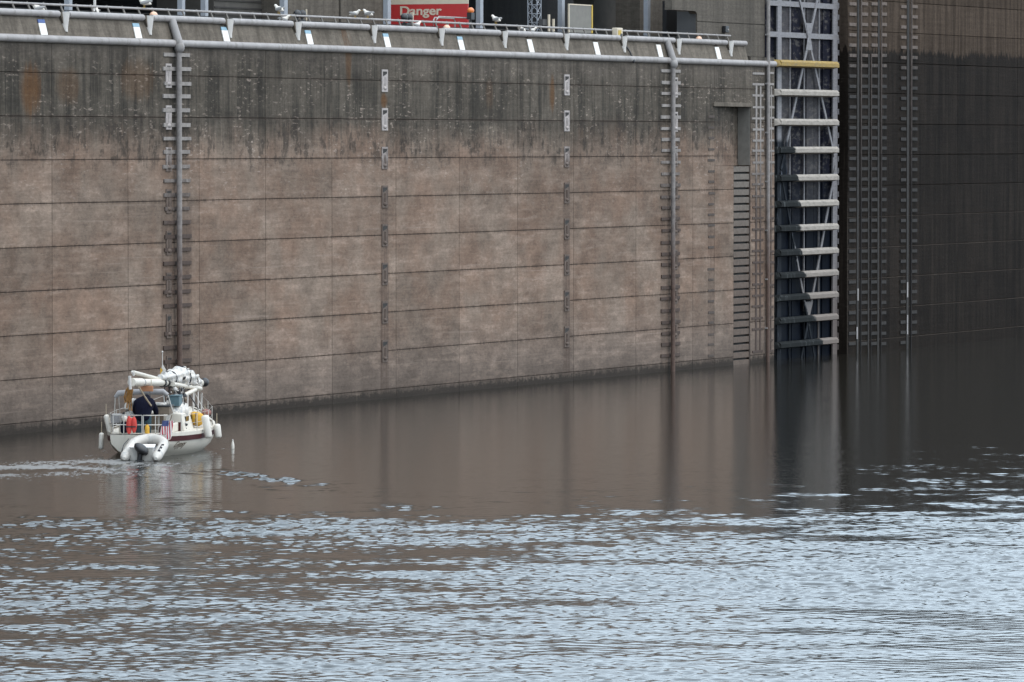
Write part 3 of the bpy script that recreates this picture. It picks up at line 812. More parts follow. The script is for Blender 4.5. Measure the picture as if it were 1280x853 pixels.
for (p, y0, w) in ((1072.5, -60, 2.2), (1085.7, 68, 1.4), (1098, -60, 1.9), (1135, -60, 2.6)):
    zt = min(17.3, Z(p, y0)); 
    MB().box(CW(p - w * .8), CW(p + w * .2), -.03, .015, -1, zt).build('slot_shade_strip', M_DARK, ch)  # dark strip proud of the wall paints in the slot's shadow
    m = MB(); m.tube([(CW(p + w * .55), -.10, -1), (CW(p + w * .55), -.10, zt)], w * .012 + .012, 8); m.build('guide_rail', M_CRAIL, ch, smooth=True)
for (p, ya, yb) in ((1071, 361, 376), (1070, 409, 424), (1133, 353, 372), (1133, 394, 405), (1133, 404, 418)):
    MB().box(CW(p), CW(p + 1.4), -.05, -.035, Z(p, yb), Z(p, ya)).build('rail_glint_strip', M_RAIL, ch)  # pale strips painted as specular glints on the rails

# ------------------------------------------------------------------ BOAT
M_GEL = paint('white_gelcoat', (.68, .665, .62), .4, .08, 1.2, (.46, .43, .36), .12)
M_DECK = paint('deck_gelcoat', (.68, .67, .63), .5, .08, 3)
M_MAROON = paint('maroon_stripe', (.060, .014, .016), .6, .1, 3, spec=.12)
M_ALU = paint('bare_aluminium', (.62, .62, .63), .35, .12, 5, (.35, .35, .35), .1)
M_STEEL = paint('stainless_tube', (.55, .55, .55), .3, .1, 5, metal=.6)
M_CANV = paint('grey_canvas', (.33, .34, .37), .85, .15, 6)
M_SAIL = paint('white_sailcloth', (.72, .71, .69), .75, .12, 6, (.33, .33, .33), .45, bump=.6)
M_ORNG = paint('orange_brown_rope', (.30, .15, .04), .8, .35, 12)
M_BOARD = paint('faded_orange_board', (.45, .22, .12), .7, .2, 6)
M_VEST = paint('red_vest', (.62, .06, .05), .7, .2, 8)
M_NAVYC = paint('navy_cloth', (.006, .007, .020), .9, .25, 8, spec=.1)
M_TEAL = paint('teal_cloth', (.022, .06, .085), .85, .25, 8)
M_SKINT = paint('skin_tone', (.45, .27, .19), .6, .08, 10)
M_YBAG = paint('yellow_bag', (.62, .36, .03), .7, .25, 6)
M_FND = paint('white_vinyl', (.74, .73, .70), .4, .07, 5)
M_WOOD = paint('weathered_wood', (.17, .14, .11), .7, .25, 6)
M_HYP = paint('white_inflatable_fabric', (.58, .575, .565), .6, .10, 3, (.36, .35, .33), .25)
M_TEALB = paint('teal_box', (.08, .15, .19), .5, .15, 4)
M_WIND = paint('dark_window', (.02, .022, .026), .15, .1, 4)
M_ROPE = paint('beige_rope', (.46, .40, .31), .8, .15, 10)

PHI = R(6.5)
bp = on_water(174, 572)
BANG = math.pi / 2 - PHI
BF = Vector((math.sin(PHI), math.cos(PHI), 0)); BL = Vector((-math.cos(PHI), math.sin(PHI), 0))
def bthing(name, x, y, z, label, cat, group=None, rz=0.0):
    p = bp + BF * x + BL * y
    return empty(name, (p.x, p.y, z), BANG + rz, label, cat, group)
def bpix(px, py, x):
    """boat-frame point at forward distance x seen at a pixel"""
    d = ray(px, py); t = (bp.dot(BF) + x) / d.dot(BF)
    p = Vector((d.x * t, d.y * t, HC + d.z * t)) - bp
    return Vector((x, p.dot(BL), p.z))
boat = bthing('sailboat', 0, 0, 0, 'white sailboat with maroon stripe and lowered mast motoring beside the wall', 'sailboat')
# stations: x, half beam deck, half beam water, sheer z
ST = [(0.0, .90, .34, .72), (.6, 1.06, .58, .70), (1.4, 1.26, .86, .68), (2.6, 1.48, 1.16, .67), (4.0, 1.59, 1.28, .68), (5.2, 1.54, 1.16, .71), (6.4, 1.32, .86, .77), (7.5, .96, .50, .86), (8.4, .62, .24, 1.02), (9.0, .26, .07, 1.09), (9.35, .03, .01, 1.14)]
def hull_pt(st, u):
    x, b, w, h = st
    # u from 0 (sheer) to 1 (keel centre below water)
    k = [(b, h), (b * .995, h * .80), (b * .97 * .5 + b*.48, h * .58), ((b * .6 + w * .4), h * .30), (w, .0), (w * .72, -.20), (w * .3, -.36), (0, -.42)]
    i = min(int(u), 6); f = u - i
    return (k[i][0] * (1 - f) + k[i+1][0] * f, k[i][1] * (1 - f) + k[i+1][1] * f)
m = MB(); vs = []; fs = []; NU = 15
for st in ST:
    for sgn in (1, -1):
        for j in range(NU):
            yy, zz = hull_pt(st, 7 * j / (NU - 1))
            rake = -.12 * (zz / .7) if st[0] < .1 else 0
            vs.append((st[0] + rake, sgn * yy, zz))
row = 2 * NU
for i in range(len(ST) - 1):
    for s_ in (0, 1):
        for j in range(NU - 1):
            a = i * row + s_ * NU + j; fs.append((a, a + 1, a + row + 1, a + row))
fs.append(tuple([j for j in range(NU)] + [NU + j for j in range(NU - 1, -1, -1)]))
m.add(vs, fs); m.build('hull', M_GEL, boat, smooth=True)
# maroon sheer stripe and white toe rail
def side_strip(z_up, z_dn, off, x0=.0, x1=9.2):
    m = MB()
    for sgn in (1, -1):
        pts = []
        for i in range(33):
            x = x0 + (x1 - x0) * i / 32
            for k in range(len(ST) - 1):
                if ST[k][0] <= x <= ST[k+1][0]:
                    f = (x - ST[k][0]) / (ST[k+1][0] - ST[k][0]); f = f
                    st = tuple(ST[k][q] * (1 - f) + ST[k+1][q] * f for q in range(4)); break
            pts.append((x, st[1], st[3]))
        vs = []
        for (x, b, h) in pts:
            vs += [(x, sgn * (b + off), h + z_up), (x, sgn * (b * .997 + off), h + z_dn), (x, sgn * (b - .05), h + z_up)]
        fs = []
        for i in range(32):
            a = i * 3; fs += [(a, a + 1, a + 4, a + 3), (a, a + 3, a + 5, a + 2)]
        m.add(vs, fs)
    return m
side_strip(-.05, -.21, .012, .05).build('sheer_stripe', M_MAROON, boat, fix=False)
side_strip(.06, -.05, .02, .0).build('toe_rail', M_DECK, boat, fix=False)
# deck with cockpit well
m = MB()
CWX0, CWX1, CWY = .55, 2.6, .62
vs = []; fs = []
DST = sorted(set([s_[0] for s_ in ST] + [CWX0, CWX1]))
def st_at(x):
    for k in range(len(ST) - 1):
        if ST[k][0] <= x <= ST[k+1][0]:
            f = (x - ST[k][0]) / (ST[k+1][0] - ST[k][0]); return tuple(ST[k][q] * (1 - f) + ST[k+1][q] * f for q in range(4))
for x in DST:
    _, b, w, h = st_at(x); c = min(CWY, b * .6)
    xr = x - .12 if x < .01 else x
    vs += [(xr, -b, h + .01), (xr, -c, h + .03), (xr, c, h + .03), (xr, b, h + .01)]
for i in range(len(DST) - 1):
    for k in range(3):
        if k == 1 and DST[i] >= CWX0 - .01 and DST[i+1] <= CWX1 + .01: continue
        a = i * 4 + k; fs.append((a, a + 1, a + 5, a + 4))
m.add(vs, fs); m.build('deck', M_DECK, boat, fix=False)
m = MB()
zs, zd = .28, .74
m.add([(CWX0, -CWY, zs), (CWX1, -CWY, zs), (CWX1, CWY, zs), (CWX0, CWY, zs), (CWX0, -CWY, zd), (CWX1, -CWY, zd), (CWX1, CWY, zd), (CWX0, CWY, zd)], [(0,1,2,3),(0,1,5,4),(1,2,6,5),(2,3,7,6),(3,0,4,7)])
m.build('cockpit_well', M_DECK, boat, fix=False)
for sy in (1, -1): MB().box(CWX0 + .2, CWX1 + .2, sy * .72 - .07, sy * .72 + .07, .70, .98).build('coaming', M_DECK, boat, bevel=.03)
# cabin trunk
m = MB()
cab = [(2.75, .98, .86, 1.30), (4.0, 1.02, .88, 1.33), (5.4, .92, .78, 1.28), (6.6, .66, .52, 1.18), (7.1, .5, .4, 1.02)]
vs = []; fs = []
for (x, wb, wt, h) in cab: vs += [(x, -wb, .66), (x, -wt, h - .06), (x, -wt * .5, h), (x, wt * .5, h), (x, wt, h - .06), (x, wb, .66)]
for i in range(len(cab) - 1):
    for k in range(5): a = i * 6 + k; fs.append((a, a + 1, a + 7, a + 6))
fs += [tuple(range(6)), tuple(range(29, 23, -1))]
m.add(vs, fs); cabin = m.build('cabin', M_DECK, boat, bevel=.03)
for sy in (1, -1):
    for x0 in (3.2, 4.3, 5.3): MB().box(x0, x0 + .55, sy * (.93 - .05 * (x0 - 3.2) / 2) - .012, sy * (.93 - .05 * (x0 - 3.2) / 2) + .03, .98, 1.14).build('port_light', M_WIND, cabin, bevel=.004)
MB().box(2.70, 2.74, -.30, .34, .72, 1.24).build('companionway', M_WOOD, cabin)
MB().box(2.62, 2.69, -.86, -.36, .70, .98).build('bulkhead_panel', M_MAROON, cabin); 
# stern pulpit
p = MB()
def rail(pts, r=.017): 
    p.tube(pts, r, 6)
H = 1.32
for zz in (H, 1.02):
    rail([bpix(162, 523, 0) * 0 + Vector((.15, y_, zz)) for y_ in (.86, .5)] )
    rail([(.05, .50, zz), (.05, -.08, zz)]); rail([(.05, -.12, zz), (.05, -.5, zz), (.2, -.86, zz)])
    rail([(.15, .86, zz), (1.2, 1.18, zz)])
for (x_, y_) in ((.05, .50), (.05, -.08), (.05, -.12), (.1, -.5), (.2, -.88), (.15, .86), (1.2, 1.18)): rail([(x_, y_, .70), (x_, y_, H)])
p.build('stern_pulpit', M_STEEL, boat, smooth=True)
# lifelines and stanchions
for sy in (1, -1):
    prev = None; m = MB()
    for x in (1.2, 2.6, 4.2, 5.8, 7.2, 8.4):
        _, b, w, h = st_at(x); q = Vector((x, sy * (b - .08), h)); m.tube([q, q + Vector((0, 0, .62))], .013, 6)
        if prev:
            for dz_ in (.60, .32): m.tube([prev + Vector((0, 0, dz_)), q + Vector((0, 0, dz_))], .006, 5)
        prev = q
    m.build('lifeline', M_STEEL, boat, smooth=True)
m = MB(); m.tube([(8.3, .58, 1.03), (8.4, .58, 1.65), (9.2, .2, 1.75), (9.35, 0, 1.76), (9.2, -.2, 1.75), (8.4, -.58, 1.65), (8.3, -.58, 1.03)], .016, 6)
m.tube([(9.2, .18, 1.1), (9.2, .2, 1.75)], .014, 6).tube([(9.2, -.18, 1.1), (9.2, -.2, 1.75)], .014, 6)
m.build('bow_pulpit', M_STEEL, boat, smooth=True)
# folded bimini
x = 1.9
a, b, c, d = bpix(143, 520, x), bpix(144, 497, x), bpix(148, 492, x), bpix(204, 490, x)
e, f_ = bpix(210, 494, x), bpix(217, 518, x)
m = MB(); m.tube([b + Vector((0, 0, 0)), c, (c + d) / 2 + Vector((0, 0, .03)), d, e], [.06, .095, .09, .095, .06], 12); bm_ = m.build('bimini', M_CANV, boat, smooth=True)
for pq in ([a, b], [e, f_], [c, bpix(151, 535, x)], [d, bpix(209, 535, x)]): MB().tube(pq, .016, 6).build('bimini_strut', M_STEEL, bm_, smooth=True)
# boat name on the starboard quarter and registration on the transom
me = text_mesh('Gypsy', .34, .004, .004, .35); me.materials.append(M_WOOD)
# fit the lettering onto the hull side
nx = 1.05
vsn = []
for v in me.vertices:
    x_ = nx + v.co.x * .95; zz = .28 + v.co.y * .8
    st = st_at(max(.02, min(9.2, x_))); best = None
    for k in range(60):
        yy, z_ = hull_pt(st, 7 * k / 59)
        if best is None or abs(z_ - zz) < best[0]: best = (abs(z_ - zz), yy)
    v.co = (x_, -(best[1] + .012 + v.co.z), zz)
tn = bpy.data.objects.new('boat_name', me); COL.objects.link(tn); tn.parent = boat
# arch and support posts for the mast
m = MB()
for (px, x_, y0, y1) in ((226.5, 4.2, 484, 512), (234.5, 5.0, 492, 520), (241.5, 5.8, 488, 521), (247.5, 6.3, 490, 521)):
    q0, q1 = bpix(px, y0, x_), bpix(px, y1, x_); m.tube([q0, (q0.x, q0.y, .8)], .028, 8)
m.build('mast_crutch', M_ALU, boat, smooth=True)
# lowered mast, boom and sail bundle
ms_ = bthing('lowered_mast', 0, 0, 0, 'white mast lowered flat along the boat on crutches with grey band', 'mast')
q0, q1 = bpix(164.5, 478, -1.0), bpix(252, 479, 8.6)
dm = (q1 - q0)
m = MB(); m.tube([q0, q0 + dm * .13], .135, 14); m.tube([q0 + dm * .155, q0 + dm], .115, 14); m.build('spar', M_GEL, ms_, smooth=True)
MB().tube([q0 + dm * .128, q0 + dm * .157], .115, 12).build('band', M_CANV, ms_, smooth=True)
m = MB(); m.tube([q0 + Vector((-.06, .05, .20)), q0 + Vector((-.05, .03, -.22))], .05, 8); m.build('mast_heel', M_ALU, ms_, smooth=True)
MB().ell(q1 + Vector((.1, -.08, .02)), (.25, .15, .15)).build('mast_cap', M_BLACK, ms_, smooth=True)
m = MB()
for k in (.42, .47): m.tube([q0 + dm * k, q0 + dm * (k + .012)], .15, 12)
m.build('strap', M_BLACK, ms_, smooth=True)
bo_ = bthing('boom', 0, 0, 0, 'thin white boom lashed above the lowered mast', 'boom')
m = MB(); m.tube([bpix(166, 465.5, -.8), bpix(201, 475, 3.4)], .065, 10); m.build('spar', M_GEL, bo_, smooth=True)
MB().tube([bpix(166, 465.5, -.8) + Vector((-.05, 0, .02)), bpix(166, 465.5, -.8) + Vector((0, -.03, -.10))], .04, 6).build('boom_end', M_ALU, bo_, smooth=True)
lp = bthing('spreader_pole', 0, 0, 0, 'white pole slung under the sail bundle toward the bow', 'pole')
MB().tube([bpix(216, 480.5, 3.6), bpix(250.5, 486, 7.2)], .075, 10).build('spar', M_GEL, lp, smooth=True)
MB().tube([bpix(230.5, 494, 4.8), bpix(244, 487.5, 6.2)], .07, 10).build('fork', M_GEL, lp, smooth=True)
MB().ell(bpix(230, 495, 4.75), (.1, .09, .09)).build('fork_end', M_BLACK, lp, smooth=True)
sb = bthing('sail_bundle', 0, 0, 0, 'lumpy bundle of white sailcloth wrapped on the lowered mast', 'sail')
m = MB()
cl = [(200.5, 471, 2.8, .09), (206, 472, 3.3, .14), (213, 473, 4.1, .20), (219, 472.5, 4.8, .28), (225, 472, 5.4, .345), (231, 473, 6.0, .32), (237, 476, 6.6, .26), (243, 478.5, 7.2, .20), (248, 480, 7.7, .15)]
pts = [bpix(a_, b_, c_) for a_, b_, c_, r_ in cl]
m.tube(pts, [r_ for *_, r_ in cl], 18)
o = m.build('cloth', M_SAIL, sb, smooth=True)
bm = bmesh.new(); bm.from_mesh(o.data); bmesh.ops.subdivide_edges(bm, edges=bm.edges, cuts=2, use_grid_fill=True)
for v in bm.verts:
    q = v.co; d = .028 * math.sin(q.x * 9 + q.z * 14) + .03 * math.sin(q.y * 17 - q.x * 6) + .022 * math.sin(q.z * 31 + q.y * 9)
    v.co += v.normal * d
bm.to_mesh(o.data); bm.free()
for p_ in o.data.polygons: p_.use_smooth = True
for i in (2, 4, 6): MB().tube([pts[i] + Vector((0, (cl[i][3] + .02) * math.cos(a), (cl[i][3] + .02) * math.sin(a))) for a in np.linspace(0, 2 * math.pi, 17)], .018, 5).build('lashing', M_NAVYC, sb, smooth=True)
rgc = random.Random(17)
for k in range(14):
    i = 2 + rgc.randrange(6); a_ = R(rgc.uniform(130, 290)); rr_ = cl[i][3] * 1.02
    q_ = pts[i] + Vector((-.12 + rgc.uniform(-.2, .2), rr_ * math.cos(a_), rr_ * math.sin(a_)))
    MB().ell(q_, (.10, rgc.uniform(.04, .11), rgc.uniform(.03, .07)), Matrix.Rotation(rgc.uniform(-.8, .8), 4, 'X'), 8, 6, .2).build('fold', [M_SAIL, M_CANV, M_SAIL, M_BLACK][k % 4], sb, smooth=True)
wn = bthing('winch_clutter', 0, 0, 0, 'dark heap of blocks and lines under the sail bundle above the cabin', 'tackle')
for k in range(16):
    q_ = bpix(rgc.uniform(206, 232), rgc.uniform(486, 503), 3.9 + rgc.uniform(-.3, .3))
    MB().ell(q_, (.07, rgc.uniform(.03, .10), rgc.uniform(.03, .08)), None, 8, 6, .25).build('block', [M_BLACK, M_WOOD, M_CANV, M_BLACK, M_ALU][k % 5], wn, smooth=True)
for k in range(5):
    a_ = bpix(206 + 6 * k, 484, 3.9); MB().tube([a_, bpix(205 + 6.2 * k + rgc.uniform(-3, 3), 506, 3.8)], .018, 5).build('line', M_BLACK, wn, smooth=True)
# lumpy tarp on the cabin top
tb = bthing('white_tarp', 0, 0, 0, 'crumpled white tarp over the cabin top of the sailboat', 'tarp')
m = MB(); rgb = random.Random(3)
m.ell((3.7, -.45, 1.28), (.75, .48, .30), None, 22, 14, .0).ell((4.6, -.35, 1.30), (.7, .42, .24), None, 20, 12)
o = m.build('cloth', M_SAIL, tb, smooth=True, fix=False)
for v in o.data.vertices:
    q = v.co; k = .05 * math.sin(q.x * 13 + q.y * 7) + .04 * math.sin(q.y * 23 + q.z * 17); v.co.z += k; v.co.x += k * .6
m = MB(); m.ell(bpix(231, 531, 3.1), (.05, .10, .06)).ell(bpix(230, 535.5, 3.1), (.05, .10, .03)).ell(bpix(216, 513, 3.3), (.1, .14, .06)); m.build('dark_patch', M_BLACK, tb, smooth=True)
# box and cushions in the cockpit
def bbx(name, px0, px1, y0, y1, x0, x1, mat, label, cat, bev=.02):
    a_, b_ = bpix(px0, y1, x0), bpix(px1, y0, x0)
    c_ = (a_ + b_) / 2
    rt = bthing(name, (x0 + x1) / 2, c_.y, min(a_.z, b_.z), label, cat)
    hy = abs(a_.y - b_.y) / 2; hz = abs(a_.z - b_.z)
    o = MB().box(-(x1 - x0) / 2, (x1 - x0) / 2, -hy, hy, 0, hz).build(name.split('_')[-1] + '_body', mat, rt, bevel=bev)
    return rt, hy, hz
rt, hy, hz = bbx('storage_box', 193, 212, 509, 518, 1.7, 2.4, M_WOOD, 'weathered wooden box with dark lid ahead of the helmsman', 'box')
MB().box(-.37, .37, -hy - .02, hy + .02, hz + .003, hz + .05).build('lid', M_BLACK, rt, bevel=.01)
m = MB(); m.box(-.03, .03, -hy + .05, -hy + .10, -1.0 + .05, 0).box(-.03, .03, hy - .10, hy - .05, -1.0 + .05, 0); m.build('leg', M_ALU, rt)
rt, hy, hz = bbx('white_cushion', 190.5, 205, 504, 507.7, 1.8, 2.3, M_SAIL, 'flat white cushion lying on the wooden box lid', 'cushion', .035)
rt, hy, hz = bbx('teal_crate', 212, 224, 496, 508, 3.0, 3.6, M_TEALB, 'dull teal crate on the cabin top under the sail bundle', 'crate')
MB().box(-.32, .32, -hy - .015, hy + .015, hz, hz + .04).build('lid', M_TEALB, rt, bevel=.01)
rt, hy, hz = bbx('rail_locker', 138.5, 149.5, 519, 529, .5, .9, M_CANV, 'pale grey box hung on the port stern rail', 'box')
MB().box(-.22, .22, -hy - .01, hy + .01, hz, hz + .03).build('lid', M_RAIL, rt, bevel=.008)
bd_ = bthing('orange_board', .0, 0, 0, 'faded orange board slung under the lowered mast', 'board')
a_, b_ = bpix(176, 489.5, .9), bpix(191.5, 482.5, .9)
MB().box(.85, .92, b_.y, a_.y, a_.z, b_.z).build('plank', M_BOARD, bd_, bevel=.015); MB().tube([(.88, b_.y + .06, b_.z), (.88, b_.y + .06, b_.z + .2)], .012, 5).tube([(.88, a_.y - .06, b_.z), (.88, a_.y - .06, b_.z + .2)], .012, 5).build('sling', M_ROPE, bd_)
# white horseshoe lifebuoy behind the helmsman
hb = bthing('lifebuoy', 0, 0, 0, 'white horseshoe lifebuoy left of the person in navy', 'lifebuoy')
c_ = bpix(167, 512, 1.6)
m = MB(); m.tube([c_ + Vector((0, .22 * math.cos(a) , .26 * math.sin(a))) for a in np.linspace(R(-60), R(240), 15)], [.10] * 15, 10); m.build('buoy', M_SAIL, hb, smooth=True)
m = MB(); m.ell(c_ + Vector((.05, 0, 0)), (.05, .22, .26)); m.build('cover', M_SAIL, hb, smooth=True)
MB().tube([c_ + Vector((.1, 0, -.05)), (1.65, c_.y, .72)], .02, 6).build('bracket', M_STEEL, hb)
# diagonal beige rope and the orange-brown rope coil
dr = bthing('mast_rope', 0, 0, 0, 'beige rope running from the mast heel down to the wooden box', 'rope')
MB().tube([bpix(173.5, 484, -.5), bpix(183, 499, .4), bpix(193, 513, 1.4)], .028, 6).build('line', M_ROPE, dr, smooth=True)
oc = bthing('rope_coil', 0, 0, 0, 'orange brown rope coil hanging from the mast heel', 'rope')
m = MB()
rg = random.Random(5)
for k in range(13):
    px = 156 + rg.random() * 9 ; y1 = 498 + rg.random() * 18
    tp_ = bpix(162 + rg.random() * 4 - 1, 481 + rg.random() * 3, -.75)
    m.tube([tp_, bpix(px + 1, 488, -.75), bpix(px - 1, (490 + y1) / 2, -.72), bpix(px + rg.random() * 3 - 2, y1, -.72)], .025, 5)
m.build('coil', M_ORNG, oc, smooth=True)
# red vest, yellow bits
vt = bthing('red_lifejacket', 0, 0, 0, 'red life jacket hanging on the stern rail left of the person', 'life jacket')
c_ = bpix(164, 532, .0)
m = MB(); m.ell(c_ + Vector((0, .07, .0)), (.07, .09, .30)).ell(c_ + Vector((0, -.09, .02)), (.07, .09, .26)).ell(c_ + Vector((.02, 0, .08)), (.05, .16, .16)); m.build('vest', M_VEST, vt, smooth=True)
MB().box(c_.x - .075, c_.x - .06, c_.y - .16, c_.y + .15, c_.z - .06, c_.z - .02).build('belt', M_BLACK, vt)
yl = bthing('yellow_bottle', 0, 0, 0, 'small yellow bottle hanging on the stern rail right of the person', 'bottle')
c_ = bpix(184, 536.5, .0); m = MB(); m.tube([c_ + Vector((0, 0, -.14)), c_ + Vector((0, 0, .06)), c_ + Vector((0, 0, .14))], [.075, .075, .03], 10); m.build('bottle_body', M_YBAG, yl, smooth=True)
MB().tube([c_ + Vector((0, 0, .14)), c_ + Vector((0, 0, .20))], .025, 8).build('bottle_cap', M_BLACK, yl, smooth=True)
yb = bthing('yellow_bag', 0, 0, 0, 'crumpled yellow bag lashed on the starboard side deck', 'bag')
c_ = bpix(247, 524, 4.6); m = MB(); m.ell(c_, (.25, .22, .23), None, 16, 11, .10).ell(c_ + Vector((.05, .12, .12)), (.16, .13, .12), None, 10, 7, .1); m.build('sack', M_YBAG, yb, smooth=True)
MB().tube([c_ + Vector((-.20, .03, .2)), c_ + Vector((-.255, .03, 0)), c_ + Vector((-.2, .03, -.22))], .02, 5).build('strap', M_WOOD, yb)
fb = bthing('red_bundle', 0, 0, 0, 'dull red and grey bundle behind the upright starboard fender', 'bundle')
c_ = bpix(258, 516, 5.2); m = MB(); m.ell(c_, (.2, .17, .12), None, 12, 8, .12); m.build('cloth', paint('dull_red_cloth', (.26, .12, .11), .8, .4, 9), fb, smooth=True)
MB().tube([(c_.x, c_.y, c_.z), (c_.x, c_.y, .76)], .05, 6).build('support', M_CANV, fb)

rt, hy, hz = bbx('black_bag', 150, 157.5, 528, 542, .3, .6, M_NAVYC, 'dark bag hanging inside the port stern rail', 'bag', .06)
m = MB(); m.tube([(0, -hy + .03, hz - .03), (0, 0, hz + .14), (0, hy - .03, hz - .03)], .015, 5); m.build('handle', M_BLACK, rt)
jg = bthing('water_jug', 0, 0, 0, 'small white jug on the port rail between grey box and red life jacket', 'jug')
c_ = bpix(155.5, 523, .4); MB().ell(c_, (.11, .10, .12), None, 12, 8).build('jug_body', M_FND, jg, smooth=True); MB().tube([c_ + Vector((0, .02, .08)), c_ + Vector((0, .02, .19))], .035, 8).build('jug_cap', M_BLACK, jg, smooth=True)
MB().tube([c_, (c_.x, c_.y, .72)], .018, 5).build('hook', M_STEEL, jg)
mc = bthing('maroon_cushion', 0, 0, 0, 'dark maroon cushion standing in the cockpit beside the ensign', 'cushion')
a_, b_ = bpix(199, 541, 1.2), bpix(206, 534, 1.2); MB().box(1.15, 1.25, b_.y, a_.y, a_.z, b_.z).build('pad', M_MAROON, mc, bevel=.02)
MB().box(1.18, 1.22, b_.y + .05, a_.y - .05, .7, a_.z).build('pad_foot', M_WOOD, mc)
# slack rigging wires lashed to the mast
rgw = bthing('slack_rigging', 0, 0, 0, 'thin slack rigging wires drooping from the sail bundle to the decks', 'rigging')
for (p0, pm_, p1) in (((210, 478, 3.8), (213, 497, 3.4), (221, 505, 3.2)), ((216, 482, 4.2), (219, 494, 4.0), (226, 492, 4.6)), ((206, 478, 3.2), (207, 492, 3.0), (204, 505, 2.6)), ((240, 484, 6.2), (250, 505, 6.0), (262, 524, 6.0)), ((186, 482, 1.5), (190, 500, 1.4), (186, 520, 1.0)), ((228, 486, 5.0), (222, 505, 4.4), (228, 520, 3.4))):
    q_ = [bpix(*p0), bpix(*pm_), bpix(*p1)]
    pts_ = [q_[0] * (1 - t_) ** 2 + q_[1] * 2 * t_ * (1 - t_) + q_[2] * t_ * t_ for t_ in np.linspace(0, 1, 9)]
    MB().tube(pts_, .011, 5).build('wire', M_BLACK if p0[0] % 4 else M_STEEL, rgw, smooth=True)
# fenders
def fender(px0, py0, px1, py1, x, r, label):
    a_, b_ = bpix(px0, py0, x), bpix(px1, py1, x)
    rt = bthing('boat_fender', b_.x, b_.y, b_.z, label, 'fender', 'white fenders along the sailboat')
    a_ = a_ - b_; d = a_.normalized()
    m = MB(); L_ = a_.length; m.tube([d * t for t in (0, .01, .03, .08, L_ * .5, L_ - .08, L_ - .03, L_ - .01, L_)], [r * k for k in (.25, .6, .88, 1, 1, 1, .88, .6, .3)], 14); m.build('fender_body', M_FND, rt, smooth=True)
    MB().tube([a_ * .98, a_ * .98 + Vector((0, 0, .35))], .012, 5).build('lanyard', M_ROPE, rt)
    return rt
fender(256, 519, 261, 548, 2.95, .125, 'white fender leaning upright on the starboard rail by the yellow bag')
fender(271, 530, 273, 548, 4.6, .115, 'white fender hanging free farthest right off the starboard side')
fender(132.5, 518.5, 138, 542, 1.0, .095, 'white fender standing inside the port stern rail')
fender(127, 541, 126, 562, 1.8, .082, 'white fender hanging outside the port side near the water')
# ensign and burgee
def flag_mat():
    t = NT('striped_ensign'); x, z = t.xyz()[1], t.xyz()[2]
    s_ = t.math('GREATER_THAN', t.math('FRACT', t.math('MULTIPLY', x, 13.0)), .5)
    c = t.mix(s_, (.45, .05, .07, 1), (.7, .68, .66, 1))
    cant = t.math('MULTIPLY', t.math('GREATER_THAN', z, .40), t.math('GREATER_THAN', x, -.02))
    c = t.mix(cant, c, (.06, .08, .20, 1)); t.set(Base_Color=c, Roughness=.8); return t.m
en = bthing('ensign_flag', -.1, bpix(210, 545, -.1).y, bpix(210, 549, -.1).z - .0, 'striped red white and blue ensign drooping at the starboard stern corner', 'flag')
fm = flag_mat()
m = MB(); vs = []; fs = []
for i in range(9):
    for j in range(7):
        u, v = i / 8, j / 6
        vs.append((.05 * math.sin(u * 11 + v * 3), (u - .5) * .36 + v * -.10 + .10, v * .58))
for i in range(8):
    for j in range(6): a = i * 7 + j; fs.append((a, a + 1, a + 8, a + 7))
m.add(vs, fs); m.build('flag_cloth', fm, en, smooth=True, fix=False)
MB().tube([(0.02, -.12, .75), (.02, .12, -.05)], .016, 6).build('flag_staff', M_WOOD, en)
bg = bthing('burgee_flag', 0, 0, 0, 'small white and yellow pennant on a thin upright rod above the mast', 'flag')
q = bpix(203, 472, 3.0); qt = bpix(203, 440, 3.0)
MB().tube([q, qt], .012, 5).ell(qt, (.03, .03, .03)).build('flag_staff', M_ALU, bg)
a_, b_, c_ = bpix(203, 455, 3.0), bpix(208, 463, 3.0), bpix(200, 469, 3.0)
m = MB(); m.prism([(a_.y, a_.z), (b_.y, b_.z), (b_.y + .05, b_.z - .12), (c_.y, c_.z)], 'x', 2.985, 3.0); m.build('pennant', M_SAIL, bg)
m = MB(); m.prism([((a_.y + c_.y) / 2 + .02, (a_.z + c_.z) / 2 + .06), ((a_.y + c_.y) / 2 - .06, (a_.z + c_.z) / 2 - .02), (c_.y - .01, c_.z + .03)], 'x', 2.975, 2.983); m.build('yellow_panel', M_YBAG, bg)
ch_ = bthing('dark_rope', 0, 0, 0, 'dark rope running down from the fork to the side deck', 'rope')
MB().tube([bpix(237, 494, 5.2), bpix(246, 508, 5.0), bpix(248, 512, 5.0)], .02, 5).build('line', M_BLACK, ch_)

# person, standing in the cockpit bent forward, back to the viewer
def skin_body(name, verts, edges, mat, parent, sub=2):
    bm = bmesh.new(); lay = bm.verts.layers.skin.verify()
    vv = []
    for i, (co, r) in enumerate(verts):
        v = bm.verts.new(co); v[lay].radius = (r, r) if not isinstance(r, tuple) else r; v[lay].use_root = (i == 0); vv.append(v)
    for a, b in edges: bm.edges.new((vv[a], vv[b]))
    me = bpy.data.meshes.new(name); bm.to_mesh(me); bm.free(); me.materials.append(mat)
    o = bpy.data.objects.new(name, me); COL.objects.link(o); o.parent = parent
    md = o.modifiers.new('skin', 'SKIN'); md.use_smooth_shade = True
    md2 = o.modifiers.new('sub', 'SUBSURF'); md2.levels = sub; md2.render_levels = sub
    return o
pc = bpix(179, 540, .95)
ps = bthing('person', .95, pc.y, .28, 'person in navy jacket and teal trousers bent forward in the cockpit', 'person')
ps.scale = (1.08, 1.08, 1.08)
